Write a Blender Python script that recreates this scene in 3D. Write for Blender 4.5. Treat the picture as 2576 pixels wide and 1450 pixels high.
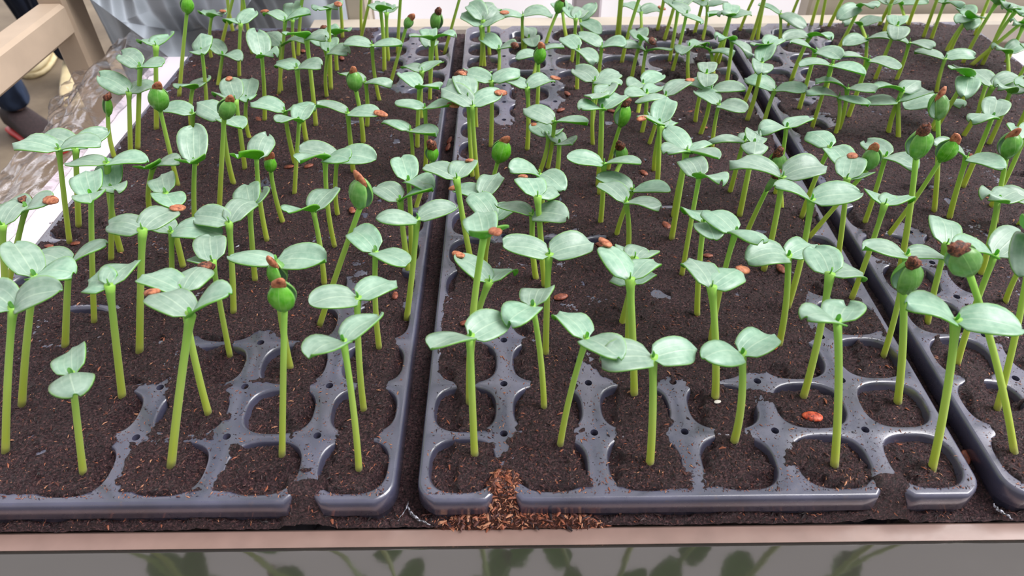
import bpy, math, random
import numpy as np
from mathutils import Vector, Matrix, noise as mnoise

for o in list(bpy.data.objects): bpy.data.objects.remove(o)
scn = bpy.context.scene
COL = scn.collection
R = math.radians

# ------------------------------------------------------------------ camera
F_PX, PITCH, YAW, ROLL = 1750.0, .7273, .0027, -.0086
CAM = Vector((.0502, -.182, .2904))
fw = Vector((math.sin(YAW)*math.cos(PITCH), math.cos(YAW)*math.cos(PITCH), -math.sin(PITCH)))
rt = Vector((math.cos(YAW), -math.sin(YAW), 0)); up = rt.cross(fw)
rt2 = rt*math.cos(ROLL)+up*math.sin(ROLL); up2 = -rt*math.sin(ROLL)+up*math.cos(ROLL)
cd = bpy.data.cameras.new('camera'); cam = bpy.data.objects.new('camera', cd); COL.objects.link(cam)
m = Matrix((rt2, up2, -fw)).transposed().to_4x4(); m.translation = CAM
cam.matrix_world = m
cd.sensor_width = 36; cd.lens = F_PX/2576*36; cd.clip_start = .01
cd.dof.use_dof = True; cd.dof.focus_distance = .42; cd.dof.aperture_fstop = 16
scn.camera = cam

# ------------------------------------------------------------------ light
w = bpy.data.worlds.new('daylight'); scn.world = w; w.use_nodes = True
nt = w.node_tree; nt.nodes.clear()
out = nt.nodes.new('ShaderNodeOutputWorld'); bg = nt.nodes.new('ShaderNodeBackground')
tc = nt.nodes.new('ShaderNodeTexCoord'); sp = nt.nodes.new('ShaderNodeSeparateXYZ'); rp = nt.nodes.new('ShaderNodeValToRGB')
# bright window side beyond the bench, dimmer roof, dim room behind the camera
dt = nt.nodes.new('ShaderNodeVectorMath'); dt.operation = 'DOT_PRODUCT'; dt.inputs[1].default_value = (0, .86, -.06)
ad = nt.nodes.new('ShaderNodeMath'); ad.operation = 'ADD'; ad.inputs[1].default_value = .30
nt.links.new(tc.outputs['Generated'], dt.inputs[0]); nt.links.new(dt.outputs['Value'], ad.inputs[0]); nt.links.new(ad.outputs[0], rp.inputs[0])
el = rp.color_ramp.elements; el[0].position = 0.0; el[0].color = (.22, .215, .22, 1); el[1].position = 1; el[1].color = (1, .98, 1, 1)
e = el.new(.30); e.color = (.27, .265, .27, 1)
e = el.new(.74); e.color = (.42, .41, .43, 1)
e = el.new(.90); e.color = (.85, .83, .85, 1)
nt.links.new(rp.outputs[0], bg.inputs[0]); bg.inputs[1].default_value = 2.1
nt.links.new(bg.outputs[0], out.inputs[0])
sd = bpy.data.lights.new('sun', 'SUN'); sd.energy = 4.0; sd.angle = R(45); sd.color = (1, .98, .97)
so = bpy.data.objects.new('sun', sd); COL.objects.link(so); so.rotation_euler = (R(0), R(36), 0)
scn.view_settings.view_transform = 'Standard'; scn.view_settings.look = 'None'
scn.view_settings.exposure = 0.28; scn.view_settings.gamma = 1; scn.view_settings.use_curve_mapping = False

SEEDLINGS=[
([2558, 112, 2313, 194, 915, 2090, 206, 1013, 2541, 121, 931],"o",0,1,"open seedling leaning left, middle tray, first row, sixth cell from left"),
([-1590, 128, -1341, 136, 708, -1455, 338, 652, -1205, -46, 810],"o",0,0,"open seedling leaning right, left tray, first row, fourth cell from right"),
([2077, 128, 1836, 204, 906, 1968, 388, 829, 1646, 112, 1036],"o",0,1,"open seedling leaning left, middle tray, first row, fifth cell from left"),
([-247, 129, -187, 177, 846, -71, 366, 809, -263, -20, 964],"o",0,0,"open upright seedling, left tray, first row, rightmost cell"),
([1176, 149, 1094, 160, 748, 866, 92, 811, 1301, 227, 714],"o",0,1,"open seedling leaning left, middle tray, first row, third cell from left"),
([-1177, 164, -812, 253, 936, -1018, 383, 939, -614, 239, 1072],"o",1,0,"open seedling carrying brown husk, left tray, first row, third cell from right"),
([2987, 183, 2363, 321, 1064, 2313, 321, 1122, 2261, 321, 1193],"c",0,2,"closed seedling under brown husk, right tray, first row, leftmost cell"),
([315, 208, 329, 239, 805, 179, 85, 908, 478, 398, 753],"o",0,1,"open upright seedling, middle tray, first row, leftmost cell"),
([-643, 215, -437, 290, 931, -431, 290, 996, -425, 290, 1070],"c",0,0,"closed seedling under brown husk, left tray, first row, second cell from right"),
([-2034, 252, -1600, 337, 903, -1369, 355, 988, -1803, 471, 883],"o",0,0,"open seedling leaning right, left tray, first row, fifth cell from right"),
([742, 260, 827, 271, 752, 722, 476, 722, 935, 76, 849],"o",0,1,"open upright seedling, middle tray, first row, second cell from left"),
([1620, 274, 1511, 256, 660, 1307, 153, 749, 1698, 399, 640],"o",0,1,"open seedling leaning left, middle tray, first row, fourth cell from left"),
([3047, 458, 2772, 565, 1054, 2621, 341, 1021, 2645, 400, 1209],"o",0,2,"open seedling leaning left, right tray, second row, leftmost cell"),
([-1091, 481, -975, 519, 829, -1193, 627, 830, -958, 748, 773],"o",2,0,"open seedling carrying brown husk, left tray, second row, third cell from right"),
([-279, 498, -194, 518, 777, -368, 393, 863, -43, 674, 739],"o",0,0,"open upright seedling, left tray, second row, rightmost cell"),
([672, 504, 602, 507, 726, 653, 726, 651, 495, 307, 821],"o",0,1,"open upright seedling, middle tray, second row, second cell from left"),
([277, 540, 386, 626, 1031, 351, 863, 1003, 441, 440, 1201],"o",2,1,"open seedling carrying brown husk, middle tray, second row, leftmost cell"),
([2577, 543, 2319, 562, 744, 2322, 562, 820, 2290, 562, 921],"c",0,1,"closed seedling under brown husk, middle tray, second row, sixth cell from left"),
([-2112, 555, -1675, 615, 846, -1846, 802, 900, -1446, 554, 924],"o",0,0,"open seedling leaning right, left tray, second row, fifth cell from right"),
([1590, 556, 1430, 576, 769, 1373, 806, 749, 1615, 723, 742],"o",2,1,"open seedling carrying brown husk, middle tray, second row, fourth cell from left"),
([2063, 560, 1968, 596, 824, 1979, 834, 796, 2178, 679, 754],"o",0,1,"open seedling leaning left, middle tray, second row, fifth cell from left"),
([1161, 584, 1054, 609, 794, 963, 839, 822, 1199, 795, 763],"o",1,1,"open seedling carrying brown husk, middle tray, second row, third cell from left"),
([-1596, 604, -1369, 631, 769, -1367, 864, 721, -1560, 756, 691],"o",0,0,"open seedling leaning right, left tray, second row, fourth cell from right"),
([2998, 784, 2867, 802, 754, 2630, 794, 832, 3066, 953, 780],"o",0,2,"open seedling leaning left, right tray, third row, leftmost cell"),
([-734, 799, -640, 779, 646, -619, 779, 708, -635, 779, 777],"c",0,0,"closed seedling under brown husk, left tray, third row, second cell from right"),
([1161, 839, 1116, 842, 728, 1126, 1061, 624, 1226, 1035, 634],"o",0,1,"open upright seedling, middle tray, third row, third cell from left"),
([-754, 845, -656, 850, 726, -896, 877, 744, -398, 816, 756],"o",0,0,"open upright seedling, left tray, third row, second cell from right"),
([270, 846, 396, 813, 610, 233, 997, 631, 510, 1001, 531],"o",1,1,"open seedling carrying brown husk, middle tray, third row, leftmost cell"),
([2635, 881, 2490, 882, 699, 2246, 863, 757, 2720, 866, 670],"o",0,1,"open seedling leaning left, middle tray, third row, sixth cell from left"),
([698, 888, 696, 889, 720, 465, 918, 761, 924, 954, 742],"o",0,1,"open upright seedling, middle tray, third row, second cell from left"),
([-1122, 930, -1008, 919, 671, -1094, 1147, 660, -1164, 1082, 577],"o",0,0,"open upright seedling, left tray, third row, third cell from right"),
([-1631, 932, -1323, 973, 838, -1240, 1191, 808, -1546, 1064, 812],"o",1,0,"open seedling carrying brown husk, left tray, third row, fourth cell from right"),
([2039, 933, 1914, 919, 668, 1676, 842, 714, 2113, 1049, 639],"o",0,1,"open seedling leaning left, middle tray, third row, fifth cell from left"),
([-257, 944, -180, 943, 706, -328, 1135, 704, 1, 772, 755],"o",0,0,"open upright seedling, left tray, third row, rightmost cell"),
([1655, 965, 1640, 981, 773, 1526, 1192, 769, 1691, 772, 898],"o",0,1,"open upright seedling, middle tray, third row, fourth cell from left"),
([-2077, 981, -1775, 967, 628, -2004, 1056, 627, -1558, 1001, 731],"o",0,0,"open seedling leaning right, left tray, third row, fifth cell from right"),
([1164, 1140, 1184, 1112, 323, 1119, 1318, 225, 1328, 1286, 255],"o",0,1,"open upright seedling, middle tray, fourth row, third cell from left"),
([3013, 1150, 2851, 1116, 577, 2921, 1355, 599, 3041, 1261, 533],"o",0,2,"open seedling leaning left, right tray, fourth row, leftmost cell"),
([-658, 1169, -280, 1196, 805, -252, 1196, 887, -246, 1196, 986],"c",0,0,"closed seedling under brown husk, left tray, fourth row, second cell from right"),
([-2005, 1184, -1682, 1234, 868, -1802, 1453, 891, -1557, 1038, 968],"o",0,0,"open seedling leaning right, left tray, fourth row, fifth cell from right"),
([1628, 1200, 1541, 1192, 688, 1518, 1419, 609, 1531, 953, 765],"o",0,1,"open seedling leaning left, middle tray, fourth row, fourth cell from left"),
([-136, 1221, 6, 1219, 708, -190, 1112, 788, 213, 1311, 719],"o",0,0,"open seedling leaning right, left tray, fourth row, rightmost cell"),
([2180, 1240, 2113, 1256, 779, 1896, 1255, 885, 2364, 1250, 823],"o",0,1,"open upright seedling, middle tray, fourth row, fifth cell from left"),
([-1185, 1254, -1020, 1246, 675, -1242, 1336, 655, -946, 1476, 670],"o",0,0,"open seedling leaning right, left tray, fourth row, third cell from right"),
([-1565, 1272, -1354, 1250, 613, -1541, 1395, 559, -1077, 1244, 604],"o",0,0,"open seedling leaning right, left tray, fourth row, fourth cell from right"),
([3532, 1280, 3435, 1214, 473, 3248, 1120, 624, 3323, 1040, 630],"o",0,2,"open seedling leaning left, right tray, fourth row, second cell from left"),
([2593, 1307, 2551, 1307, 707, 2602, 1536, 637, 2751, 1442, 671],"o",0,1,"open upright seedling, middle tray, fourth row, sixth cell from left"),
([-2593, 1312, -2302, 1306, 631, -2305, 1550, 626, -2478, 1468, 571],"o",1,0,"open seedling carrying brown husk, left tray, fourth row, sixth cell from right"),
([-2678, 1464, -2248, 1465, 637, -2458, 1578, 579, -2029, 1386, 735],"o",2,0,"open seedling carrying brown husk, left tray, fifth row, sixth cell from right"),
([719, 1476, 659, 1464, 675, 582, 1694, 658, 765, 1668, 601],"o",1,1,"open seedling carrying brown husk, middle tray, fifth row, second cell from left"),
([-685, 1518, -631, 1484, 580, -549, 1715, 590, -708, 1286, 712],"o",0,0,"open upright seedling, left tray, fifth row, second cell from right"),
([-2463, 1533, -2279, 1395, 225, -2273, 1395, 238, -2268, 1395, 249],"n",0,0,"thin seedling with folded bud, left tray, fifth row, sixth cell from right"),
([3520, 1545, 3342, 1519, 578, 3166, 1391, 714, 3544, 1653, 543],"o",0,2,"open seedling leaning left, right tray, fifth row, second cell from left"),
([274, 1550, 201, 1553, 744, 12, 1704, 738, 269, 1784, 715],"o",2,1,"open seedling carrying brown husk, middle tray, fifth row, leftmost cell"),
([667, 1550, 635, 1501, 526, 426, 1589, 522, 824, 1368, 606],"o",0,1,"open upright seedling, middle tray, fifth row, second cell from left"),
([-1136, 1558, -1009, 1529, 582, -1091, 1761, 581, -1013, 1765, 528],"o",0,0,"open upright seedling, left tray, fifth row, third cell from right"),
([1602, 1562, 1587, 1566, 726, 1550, 1808, 718, 1650, 1358, 852],"o",0,1,"open upright seedling, middle tray, fifth row, fourth cell from left"),
([3018, 1592, 2820, 1619, 814, 2816, 1619, 908, 2786, 1619, 1014],"c",0,2,"closed seedling under brown husk, right tray, fifth row, leftmost cell"),
([2138, 1601, 2080, 1599, 706, 1709, 1748, 752, 2332, 1627, 759],"o",0,1,"open upright seedling, middle tray, fifth row, fifth cell from left"),
([-163, 1645, -147, 1605, 562, -317, 1778, 556, 61, 1551, 668],"o",0,0,"open upright seedling, left tray, fifth row, rightmost cell"),
([-1639, 1689, -1543, 1663, 593, -1654, 1882, 579, -1404, 1453, 635],"o",0,0,"open upright seedling, left tray, sixth row, fourth cell from right"),
([334, 1705, 402, 1663, 368, 253, 1871, 442, 573, 1839, 382],"o",0,1,"open upright seedling, middle tray, sixth row, leftmost cell"),
([1268, 1713, 1203, 1659, 497, 1064, 1859, 502, 1379, 1504, 570],"o",0,1,"open upright seedling, middle tray, sixth row, third cell from left"),
([2670, 1718, 2518, 1702, 620, 2710, 1844, 567, 2629, 1925, 636],"o",2,1,"open seedling carrying brown husk, middle tray, sixth row, sixth cell from left"),
([-2154, 1783, -1912, 1755, 565, -2000, 1991, 639, -1773, 1575, 677],"o",0,0,"left open seedling leaning right, left tray, sixth row, fifth cell from right"),
([-167, 1823, -114, 1790, 580, -180, 2030, 600, 44, 1607, 650],"o",0,0,"open upright seedling, left tray, sixth row, rightmost cell"),
([-2116, 1856, -1935, 1857, 686, -2178, 1850, 688, -1677, 1841, 711],"o",0,0,"right open seedling leaning right, left tray, sixth row, fifth cell from right"),
([-687, 1898, -621, 1892, 681, -716, 1686, 787, -441, 1743, 771],"o",0,0,"open upright seedling, left tray, sixth row, second cell from right"),
([2091, 1920, 2123, 1852, 443, 2127, 1852, 463, 2161, 1852, 557],"n",0,1,"thin seedling with folded bud, middle tray, sixth row, fifth cell from left"),
([2532, 1933, 2738, 1892, 572, 2718, 1892, 643, 2726, 1892, 716],"c",0,1,"closed seedling under brown husk, middle tray, sixth row, sixth cell from left"),
([1602, 1935, 1591, 1925, 678, 1427, 1768, 786, 1737, 1740, 755],"o",0,1,"open upright seedling, middle tray, sixth row, fourth cell from left"),
([-1634, 1936, -1442, 1925, 638, -1496, 2172, 757, -1371, 1719, 772],"o",0,0,"open seedling leaning right, left tray, sixth row, fourth cell from right"),
([-1154, 1950, -1060, 1941, 657, -1053, 2190, 677, -1079, 1728, 799],"o",0,0,"open upright seedling, left tray, sixth row, third cell from right"),
([-2501, 1951, -2262, 1961, 724, -2515, 1948, 779, -2008, 1997, 755],"o",0,0,"open seedling leaning right, left tray, sixth row, sixth cell from right"),
([338, 1969, 327, 1940, 363, 140, 2079, 330, 430, 2167, 390],"o",1,1,"open seedling carrying brown husk, middle tray, sixth row, leftmost cell"),
([3095, 1975, 3199, 1941, 594, 3226, 1941, 659, 3228, 1941, 741],"c",0,2,"closed seedling under brown husk, right tray, sixth row, leftmost cell"),
([1233, 1989, 1295, 1928, 406, 1065, 2029, 451, 1508, 1826, 467],"o",0,1,"right open upright seedling, middle tray, seventh row, third cell from left"),
([4041, 2058, 3963, 1944, 247, 3735, 2070, 279, 4147, 2107, 232],"o",0,2,"right open upright seedling, right tray, seventh row, third cell from left"),
([3900, 2090, 3706, 2061, 539, 3691, 2061, 616, 3650, 2061, 747],"c",0,2,"closed seedling under brown husk, right tray, seventh row, third cell from left"),
([2995, 2116, 2930, 2080, 539, 2909, 2321, 512, 3013, 1849, 599],"o",0,2,"open upright seedling, right tray, seventh row, leftmost cell"),
([1140, 2139, 1117, 2092, 500, 873, 2080, 551, 1344, 2017, 555],"o",0,1,"left open upright seedling, middle tray, seventh row, third cell from left"),
([761, 2149, 699, 2083, 429, 501, 1992, 535, 841, 1866, 452],"o",0,1,"open upright seedling, middle tray, seventh row, second cell from left"),
([3605, 2150, 3485, 2109, 508, 3261, 2162, 592, 3585, 1885, 566],"o",0,2,"open seedling leaning left, right tray, seventh row, second cell from left"),
([-2540, 2158, -2288, 2148, 619, -2527, 2229, 666, -2163, 2356, 631],"o",0,0,"open seedling leaning right, left tray, seventh row, sixth cell from right"),
([-1102, 2178, -1064, 2119, 459, -1054, 2119, 500, -1048, 2119, 561],"c",0,0,"closed seedling under brown husk, left tray, seventh row, third cell from right"),
([1664, 2196, 1663, 2159, 553, 1563, 2388, 591, 1837, 2325, 519],"o",0,1,"open upright seedling, middle tray, seventh row, fourth cell from left"),
([2581, 2199, 2595, 2165, 563, 2532, 2398, 536, 2610, 1901, 559],"o",0,1,"open upright seedling, middle tray, seventh row, sixth cell from left"),
([2135, 2205, 2096, 2177, 587, 2182, 2403, 546, 2021, 1945, 656],"o",0,1,"open upright seedling, middle tray, seventh row, fifth cell from left"),
([3536, 2231, 3271, 2242, 723, 3224, 2242, 793, 3204, 2242, 910],"c",0,2,"closed seedling under brown husk, right tray, seventh row, second cell from left"),
([-730, 2255, -636, 2206, 492, -886, 2243, 543, -373, 2165, 509],"o",0,0,"open upright seedling, left tray, seventh row, second cell from right"),
([3962, 2280, 3909, 2249, 554, 3997, 2478, 525, 4088, 2417, 527],"o",0,2,"left open upright seedling, right tray, seventh row, third cell from left"),
([2454, 2284, 2384, 2359, 238, 2367, 2359, 324, 2337, 2359, 428],"c",0,1,"closed seedling under brown husk, middle tray, seventh row, sixth cell from left"),
([-2102, 2332, -1936, 2310, 372, -1874, 2098, 503, -1713, 2257, 474],"o",0,0,"open seedling leaning right, left tray, eighth row, fifth cell from right"),
([-1605, 2345, -1365, 2352, 720, -1328, 2352, 776, -1295, 2352, 849],"c",0,0,"closed seedling under brown husk, left tray, eighth row, fourth cell from right"),
([-185, 2346, -17, 2282, 424, -13, 2282, 480, -19, 2282, 540],"c",0,0,"closed seedling under brown husk, left tray, eighth row, rightmost cell"),
([349, 2398, 424, 2393, 342, 448, 2393, 420, 477, 2393, 521],"c",0,1,"closed seedling under brown husk, middle tray, eighth row, leftmost cell"),
([2467, 2466, 2393, 2435, 562, 2173, 2317, 609, 2596, 2574, 554],"o",0,1,"open upright seedling, middle tray, eighth row, sixth cell from left"),
([1165, 2481, 1131, 2474, 691, 1306, 2650, 703, 967, 2307, 784],"o",0,1,"right open upright seedling, middle tray, eighth row, third cell from left"),
([2144, 2515, 2134, 2458, 450, 1873, 2433, 472, 2282, 2649, 409],"o",0,1,"open upright seedling, middle tray, eighth row, fifth cell from left"),
([3888, 2536, 3830, 2510, 580, 3960, 2725, 613, 3607, 2400, 631],"o",0,2,"open upright seedling, right tray, eighth row, third cell from left"),
([-1106, 2539, -935, 2517, 596, -920, 2765, 605, -999, 2305, 720],"o",0,0,"open seedling leaning right, left tray, eighth row, third cell from right"),
([1272, 2553, 1347, 2691, 156, 1334, 2691, 238, 1314, 2691, 284],"c",0,1,"closed seedling under brown husk, middle tray, eighth row, third cell from left"),
([1605, 2555, 1542, 2524, 552, 1632, 2760, 628, 1387, 2364, 674],"o",2,1,"open seedling carrying brown husk, middle tray, eighth row, fourth cell from left"),
([1164, 2586, 1135, 2587, 717, 1221, 2816, 693, 1039, 2376, 822],"o",0,1,"left open upright seedling, middle tray, eighth row, third cell from left"),
([-2005, 2643, -1918, 2631, 638, -1902, 2631, 727, -1872, 2631, 827],"c",0,0,"closed seedling under brown husk, left tray, ninth row, fifth cell from right"),
([-1589, 2662, -1502, 2635, 567, -1715, 2769, 616, -1313, 2460, 589],"o",0,0,"open upright seedling, left tray, ninth row, fourth cell from right"),
([857, 2688, 873, 2738, 278, 833, 2978, 254, 949, 2530, 402],"o",0,1,"right open upright seedling, middle tray, ninth row, second cell from left"),
([261, 2692, 248, 2675, 623, 25, 2799, 688, 443, 2826, 641],"o",2,1,"right open seedling carrying brown husk, middle tray, ninth row, leftmost cell"),
([218, 2757, 216, 2745, 648, 167, 2992, 711, 72, 2951, 691],"o",1,1,"left open seedling carrying brown husk, middle tray, ninth row, leftmost cell"),
([-256, 2771, -213, 2715, 416, -425, 2843, 434, -11, 2563, 456],"o",0,0,"open upright seedling, left tray, ninth row, rightmost cell"),
([732, 2795, 800, 2841, 286, 689, 3055, 259, 870, 3065, 211],"o",1,1,"open seedling carrying brown husk, middle tray, ninth row, second cell from left"),
([1628, 2817, 1623, 2787, 383, 1617, 3032, 361, 1745, 2995, 335],"o",0,1,"open upright seedling, middle tray, ninth row, fourth cell from left"),
([1267, 2823, 1320, 2778, 402, 1322, 2778, 476, 1334, 2778, 589],"c",0,1,"closed seedling under brown husk, middle tray, ninth row, third cell from left"),
([-713, 2836, -664, 2798, 513, -901, 2869, 542, -417, 2724, 542],"o",2,0,"open seedling carrying brown husk, left tray, ninth row, second cell from right"),
([799, 2850, 835, 2793, 429, 611, 2910, 479, 1069, 2691, 467],"o",0,1,"left open upright seedling, middle tray, ninth row, second cell from left"),
([-157, 2868, -108, 2831, 529, -327, 2935, 530, 103, 2720, 603],"o",2,0,"open seedling carrying brown husk, left tray, ninth row, rightmost cell"),
([-1573, 2894, -1478, 2872, 583, -1579, 3102, 638, -1669, 3029, 570],"o",1,0,"open seedling carrying brown husk, left tray, ninth row, fourth cell from right"),
([-1954, 2921, -1824, 2880, 478, -2058, 2954, 479, -1580, 2881, 537],"o",0,0,"open upright seedling, left tray, ninth row, fifth cell from right"),
([-1191, 2955, -1157, 2910, 471, -1406, 2952, 523, -908, 2881, 518],"o",0,0,"open upright seedling, left tray, ninth row, third cell from right"),
([-2678, 3092, -2578, 3086, 367, -2548, 3086, 444, -2526, 3086, 519],"n",0,0,"thin seedling with folded bud, left tray, eighth row from back, sixth cell from right"),
([4558, 3117, 4488, 3078, 481, 4271, 2995, 586, 4661, 3255, 459],"o",0,2,"right open upright seedling, right tray, eighth row from back, fourth cell from left"),
([647, 3141, 644, 3111, 542, 457, 3267, 532, 857, 3235, 559],"o",2,1,"open seedling carrying brown husk, middle tray, eighth row from back, second cell from left"),
([2155, 3155, 2129, 3133, 381, 1985, 3333, 395, 2272, 2925, 421],"o",0,1,"open upright seedling, middle tray, eighth row from back, fifth cell from left"),
([4410, 3161, 4339, 3120, 462, 4138, 3013, 579, 4528, 3283, 447],"o",0,2,"middle open upright seedling, right tray, eighth row from back, fourth cell from left"),
([-2581, 3161, -2378, 3136, 525, -2609, 3237, 617, -2281, 3359, 515],"o",0,0,"left open seedling leaning right, left tray, eighth row from back, sixth cell from right"),
([352, 3198, 373, 3175, 571, 146, 3262, 588, 593, 3291, 602],"o",1,1,"open seedling carrying brown husk, middle tray, eighth row from back, leftmost cell"),
([-249, 3199, -178, 3165, 522, -338, 3358, 560, -6, 2999, 603],"o",0,0,"open upright seedling, left tray, eighth row from back, rightmost cell"),
([-2540, 3212, -2264, 3215, 692, -2458, 3374, 728, -2039, 3113, 750],"o",0,0,"right open seedling leaning right, left tray, eighth row from back, sixth cell from right"),
([1189, 3213, 1160, 3187, 557, 1022, 3392, 566, 1333, 3011, 614],"o",0,1,"open upright seedling, middle tray, eighth row from back, third cell from left"),
([1649, 3215, 1711, 3164, 444, 1463, 3065, 444, 1917, 3309, 495],"o",2,1,"open seedling carrying brown husk, middle tray, eighth row from back, fourth cell from left"),
([3707, 3253, 3604, 3288, 315, 3325, 3298, 285, 3859, 3310, 399],"o",0,2,"open seedling leaning left, right tray, eighth row from back, second cell from left"),
([4249, 3271, 4264, 3225, 461, 4195, 3466, 492, 4499, 3313, 509],"o",0,2,"left open upright seedling, right tray, eighth row from back, fourth cell from left"),
([-702, 3271, -681, 3231, 483, -674, 3231, 558, -677, 3231, 637],"c",0,0,"closed seedling under brown husk, left tray, eighth row from back, second cell from right"),
([-1176, 3302, -1116, 3292, 638, -1313, 3440, 630, -898, 3189, 713],"o",0,0,"left open upright seedling, left tray, seventh row from back, third cell from right"),
([3208, 3317, 3143, 3335, 336, 2886, 3376, 364, 3294, 3124, 362],"o",0,2,"right open upright seedling, right tray, seventh row from back, leftmost cell"),
([3659, 3338, 3624, 3311, 388, 3373, 3317, 432, 3829, 3454, 396],"o",0,2,"right open upright seedling, right tray, seventh row from back, second cell from left"),
([-1660, 3357, -1596, 3367, 346, -1611, 3618, 410, -1504, 3157, 457],"o",0,0,"open upright seedling, left tray, seventh row from back, fourth cell from right"),
([4052, 3359, 4100, 3322, 504, 3890, 3231, 617, 3976, 3085, 456],"o",0,2,"right open upright seedling, right tray, seventh row from back, third cell from left"),
([2102, 3373, 2107, 3334, 404, 1964, 3531, 396, 2343, 3233, 444],"o",0,1,"right open upright seedling, middle tray, seventh row from back, fifth cell from left"),
([3261, 3391, 3204, 3365, 389, 2964, 3442, 433, 3328, 3161, 463],"o",0,2,"left open upright seedling, right tray, seventh row from back, second cell from left"),
([4037, 3401, 4124, 3533, 181, 3837, 3551, 121, 4148, 3298, 270],"o",0,2,"left open upright seedling, right tray, seventh row from back, third cell from left"),
([1618, 3408, 1617, 3421, 339, 1430, 3262, 402, 1790, 3594, 317],"o",0,1,"open upright seedling, middle tray, seventh row from back, fourth cell from left"),
([2670, 3508, 2713, 3564, 289, 2479, 3681, 338, 2900, 3408, 346],"o",0,1,"right open upright seedling, middle tray, seventh row from back, sixth cell from left"),
([3093, 3516, 3083, 3488, 532, 2818, 3487, 541, 3272, 3294, 536],"o",0,2,"left open upright seedling, right tray, seventh row from back, leftmost cell"),
([226, 3517, 257, 3473, 447, 184, 3707, 419, 329, 3266, 585],"o",0,1,"open upright seedling, middle tray, seventh row from back, leftmost cell"),
([1211, 3533, 1245, 3529, 365, 1430, 3697, 394, 1113, 3352, 494],"o",0,1,"open upright seedling, middle tray, seventh row from back, third cell from left"),
([-2507, 3538, -2260, 3545, 717, -2441, 3715, 697, -2244, 3793, 705],"o",0,0,"open seedling leaning right, left tray, seventh row from back, sixth cell from right"),
([-713, 3561, -658, 3517, 411, -882, 3623, 434, -421, 3433, 455],"o",0,0,"open upright seedling, left tray, seventh row from back, second cell from right"),
([4525, 3563, 4499, 3625, 285, 4563, 3865, 268, 4663, 3814, 290],"o",0,2,"open upright seedling, right tray, seventh row from back, fourth cell from left"),
([-1151, 3567, -1079, 3576, 761, -1160, 3357, 864, -886, 3427, 831],"o",0,0,"right open upright seedling, left tray, seventh row from back, third cell from right"),
([2100, 3571, 2105, 3526, 453, 2164, 3767, 435, 2053, 3273, 467],"o",0,1,"left open upright seedling, middle tray, seventh row from back, fifth cell from left"),
([-2218, 3572, -2107, 3596, 334, -2071, 3838, 313, -2100, 3373, 462],"o",0,0,"open upright seedling, left tray, seventh row from back, fifth cell from right"),
([2548, 3585, 2543, 3556, 530, 2646, 3785, 580, 2467, 3312, 558],"o",0,1,"left open upright seedling, middle tray, seventh row from back, sixth cell from left"),
([735, 3622, 744, 3591, 527, 759, 3591, 598, 766, 3591, 663],"c",0,1,"closed seedling under brown husk, middle tray, seventh row from back, second cell from left"),
([3431, 3625, 3422, 3596, 523, 3173, 3596, 572, 3575, 3382, 537],"o",0,2,"middle open upright seedling, right tray, seventh row from back, second cell from left"),
([-1612, 3658, -1488, 3637, 579, -1563, 3875, 699, -1326, 3471, 686],"o",0,0,"open upright seedling, left tray, sixth row from back, fourth cell from right"),
([-259, 3677, -206, 3631, 444, -381, 3799, 418, -61, 3830, 444],"o",0,0,"open upright seedling, left tray, sixth row from back, rightmost cell"),
([-2117, 3680, -1971, 3668, 612, -2034, 3912, 664, -1877, 3449, 704],"o",0,0,"open seedling leaning right, left tray, sixth row from back, fifth cell from right"),
([1632, 3746, 1671, 3868, 210, 1866, 4019, 213, 1521, 3672, 271],"o",0,1,"open upright seedling, middle tray, sixth row from back, fourth cell from left"),
([3061, 3789, 3042, 3759, 526, 2809, 3736, 615, 3164, 3537, 564],"o",0,2,"open upright seedling, right tray, sixth row from back, leftmost cell"),
([4543, 3873, 4545, 4004, 205, 4616, 4240, 172, 4511, 3750, 226],"o",0,2,"open upright seedling, right tray, sixth row from back, fourth cell from left"),
([4941, 3886, 4937, 3847, 459, 5012, 4084, 440, 4829, 3641, 569],"o",0,2,"open upright seedling, right tray, sixth row from back, fifth cell from left"),
([2609, 3910, 2680, 3880, 530, 2511, 3705, 604, 2839, 4071, 519],"o",0,1,"open upright seedling, middle tray, sixth row from back, sixth cell from left"),
([-667, 4030, -658, 4001, 519, -893, 3947, 566, -394, 3962, 532],"o",0,0,"open upright seedling, left tray, fifth row from back, second cell from right"),
([3382, 4056, 3376, 4091, 323, 3170, 3978, 421, 3523, 4289, 286],"o",0,2,"open upright seedling, right tray, fifth row from back, second cell from left"),
([-222, 4072, -140, 4045, 541, -305, 3879, 632, 63, 3934, 638],"o",0,0,"open upright seedling, left tray, fifth row from back, rightmost cell"),
([4411, 4081, 4400, 4144, 290, 4149, 4224, 313, 4647, 4131, 311],"o",0,2,"open upright seedling, right tray, fifth row from back, fourth cell from left"),
([-1162, 4118, -1058, 4078, 432, -859, 3931, 487, -1078, 4327, 448],"o",0,0,"open upright seedling, left tray, fifth row from back, third cell from right"),
([-2526, 4147, -2217, 4160, 747, -2193, 4160, 807, -2175, 4160, 883],"c",0,0,"closed seedling under brown husk, left tray, fifth row from back, sixth cell from right"),
([-1617, 4181, -1406, 4177, 667, -1611, 4320, 694, -1169, 4138, 740],"o",1,0,"open seedling carrying brown husk, left tray, fifth row from back, fourth cell from right"),
([1136, 4209, 1124, 4191, 387, 984, 4398, 412, 1261, 3962, 365],"o",0,1,"open upright seedling, middle tray, fifth row from back, third cell from left"),
([-1605, 4234, -1493, 4194, 442, -1683, 4358, 484, -1258, 4154, 520],"o",0,0,"open upright seedling, left tray, fifth row from back, fourth cell from right"),
([-1150, 4251, -1036, 4253, 736, -1068, 4013, 817, -904, 4060, 841],"o",2,0,"open seedling carrying brown husk, left tray, fifth row from back, third cell from right"),
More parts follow.
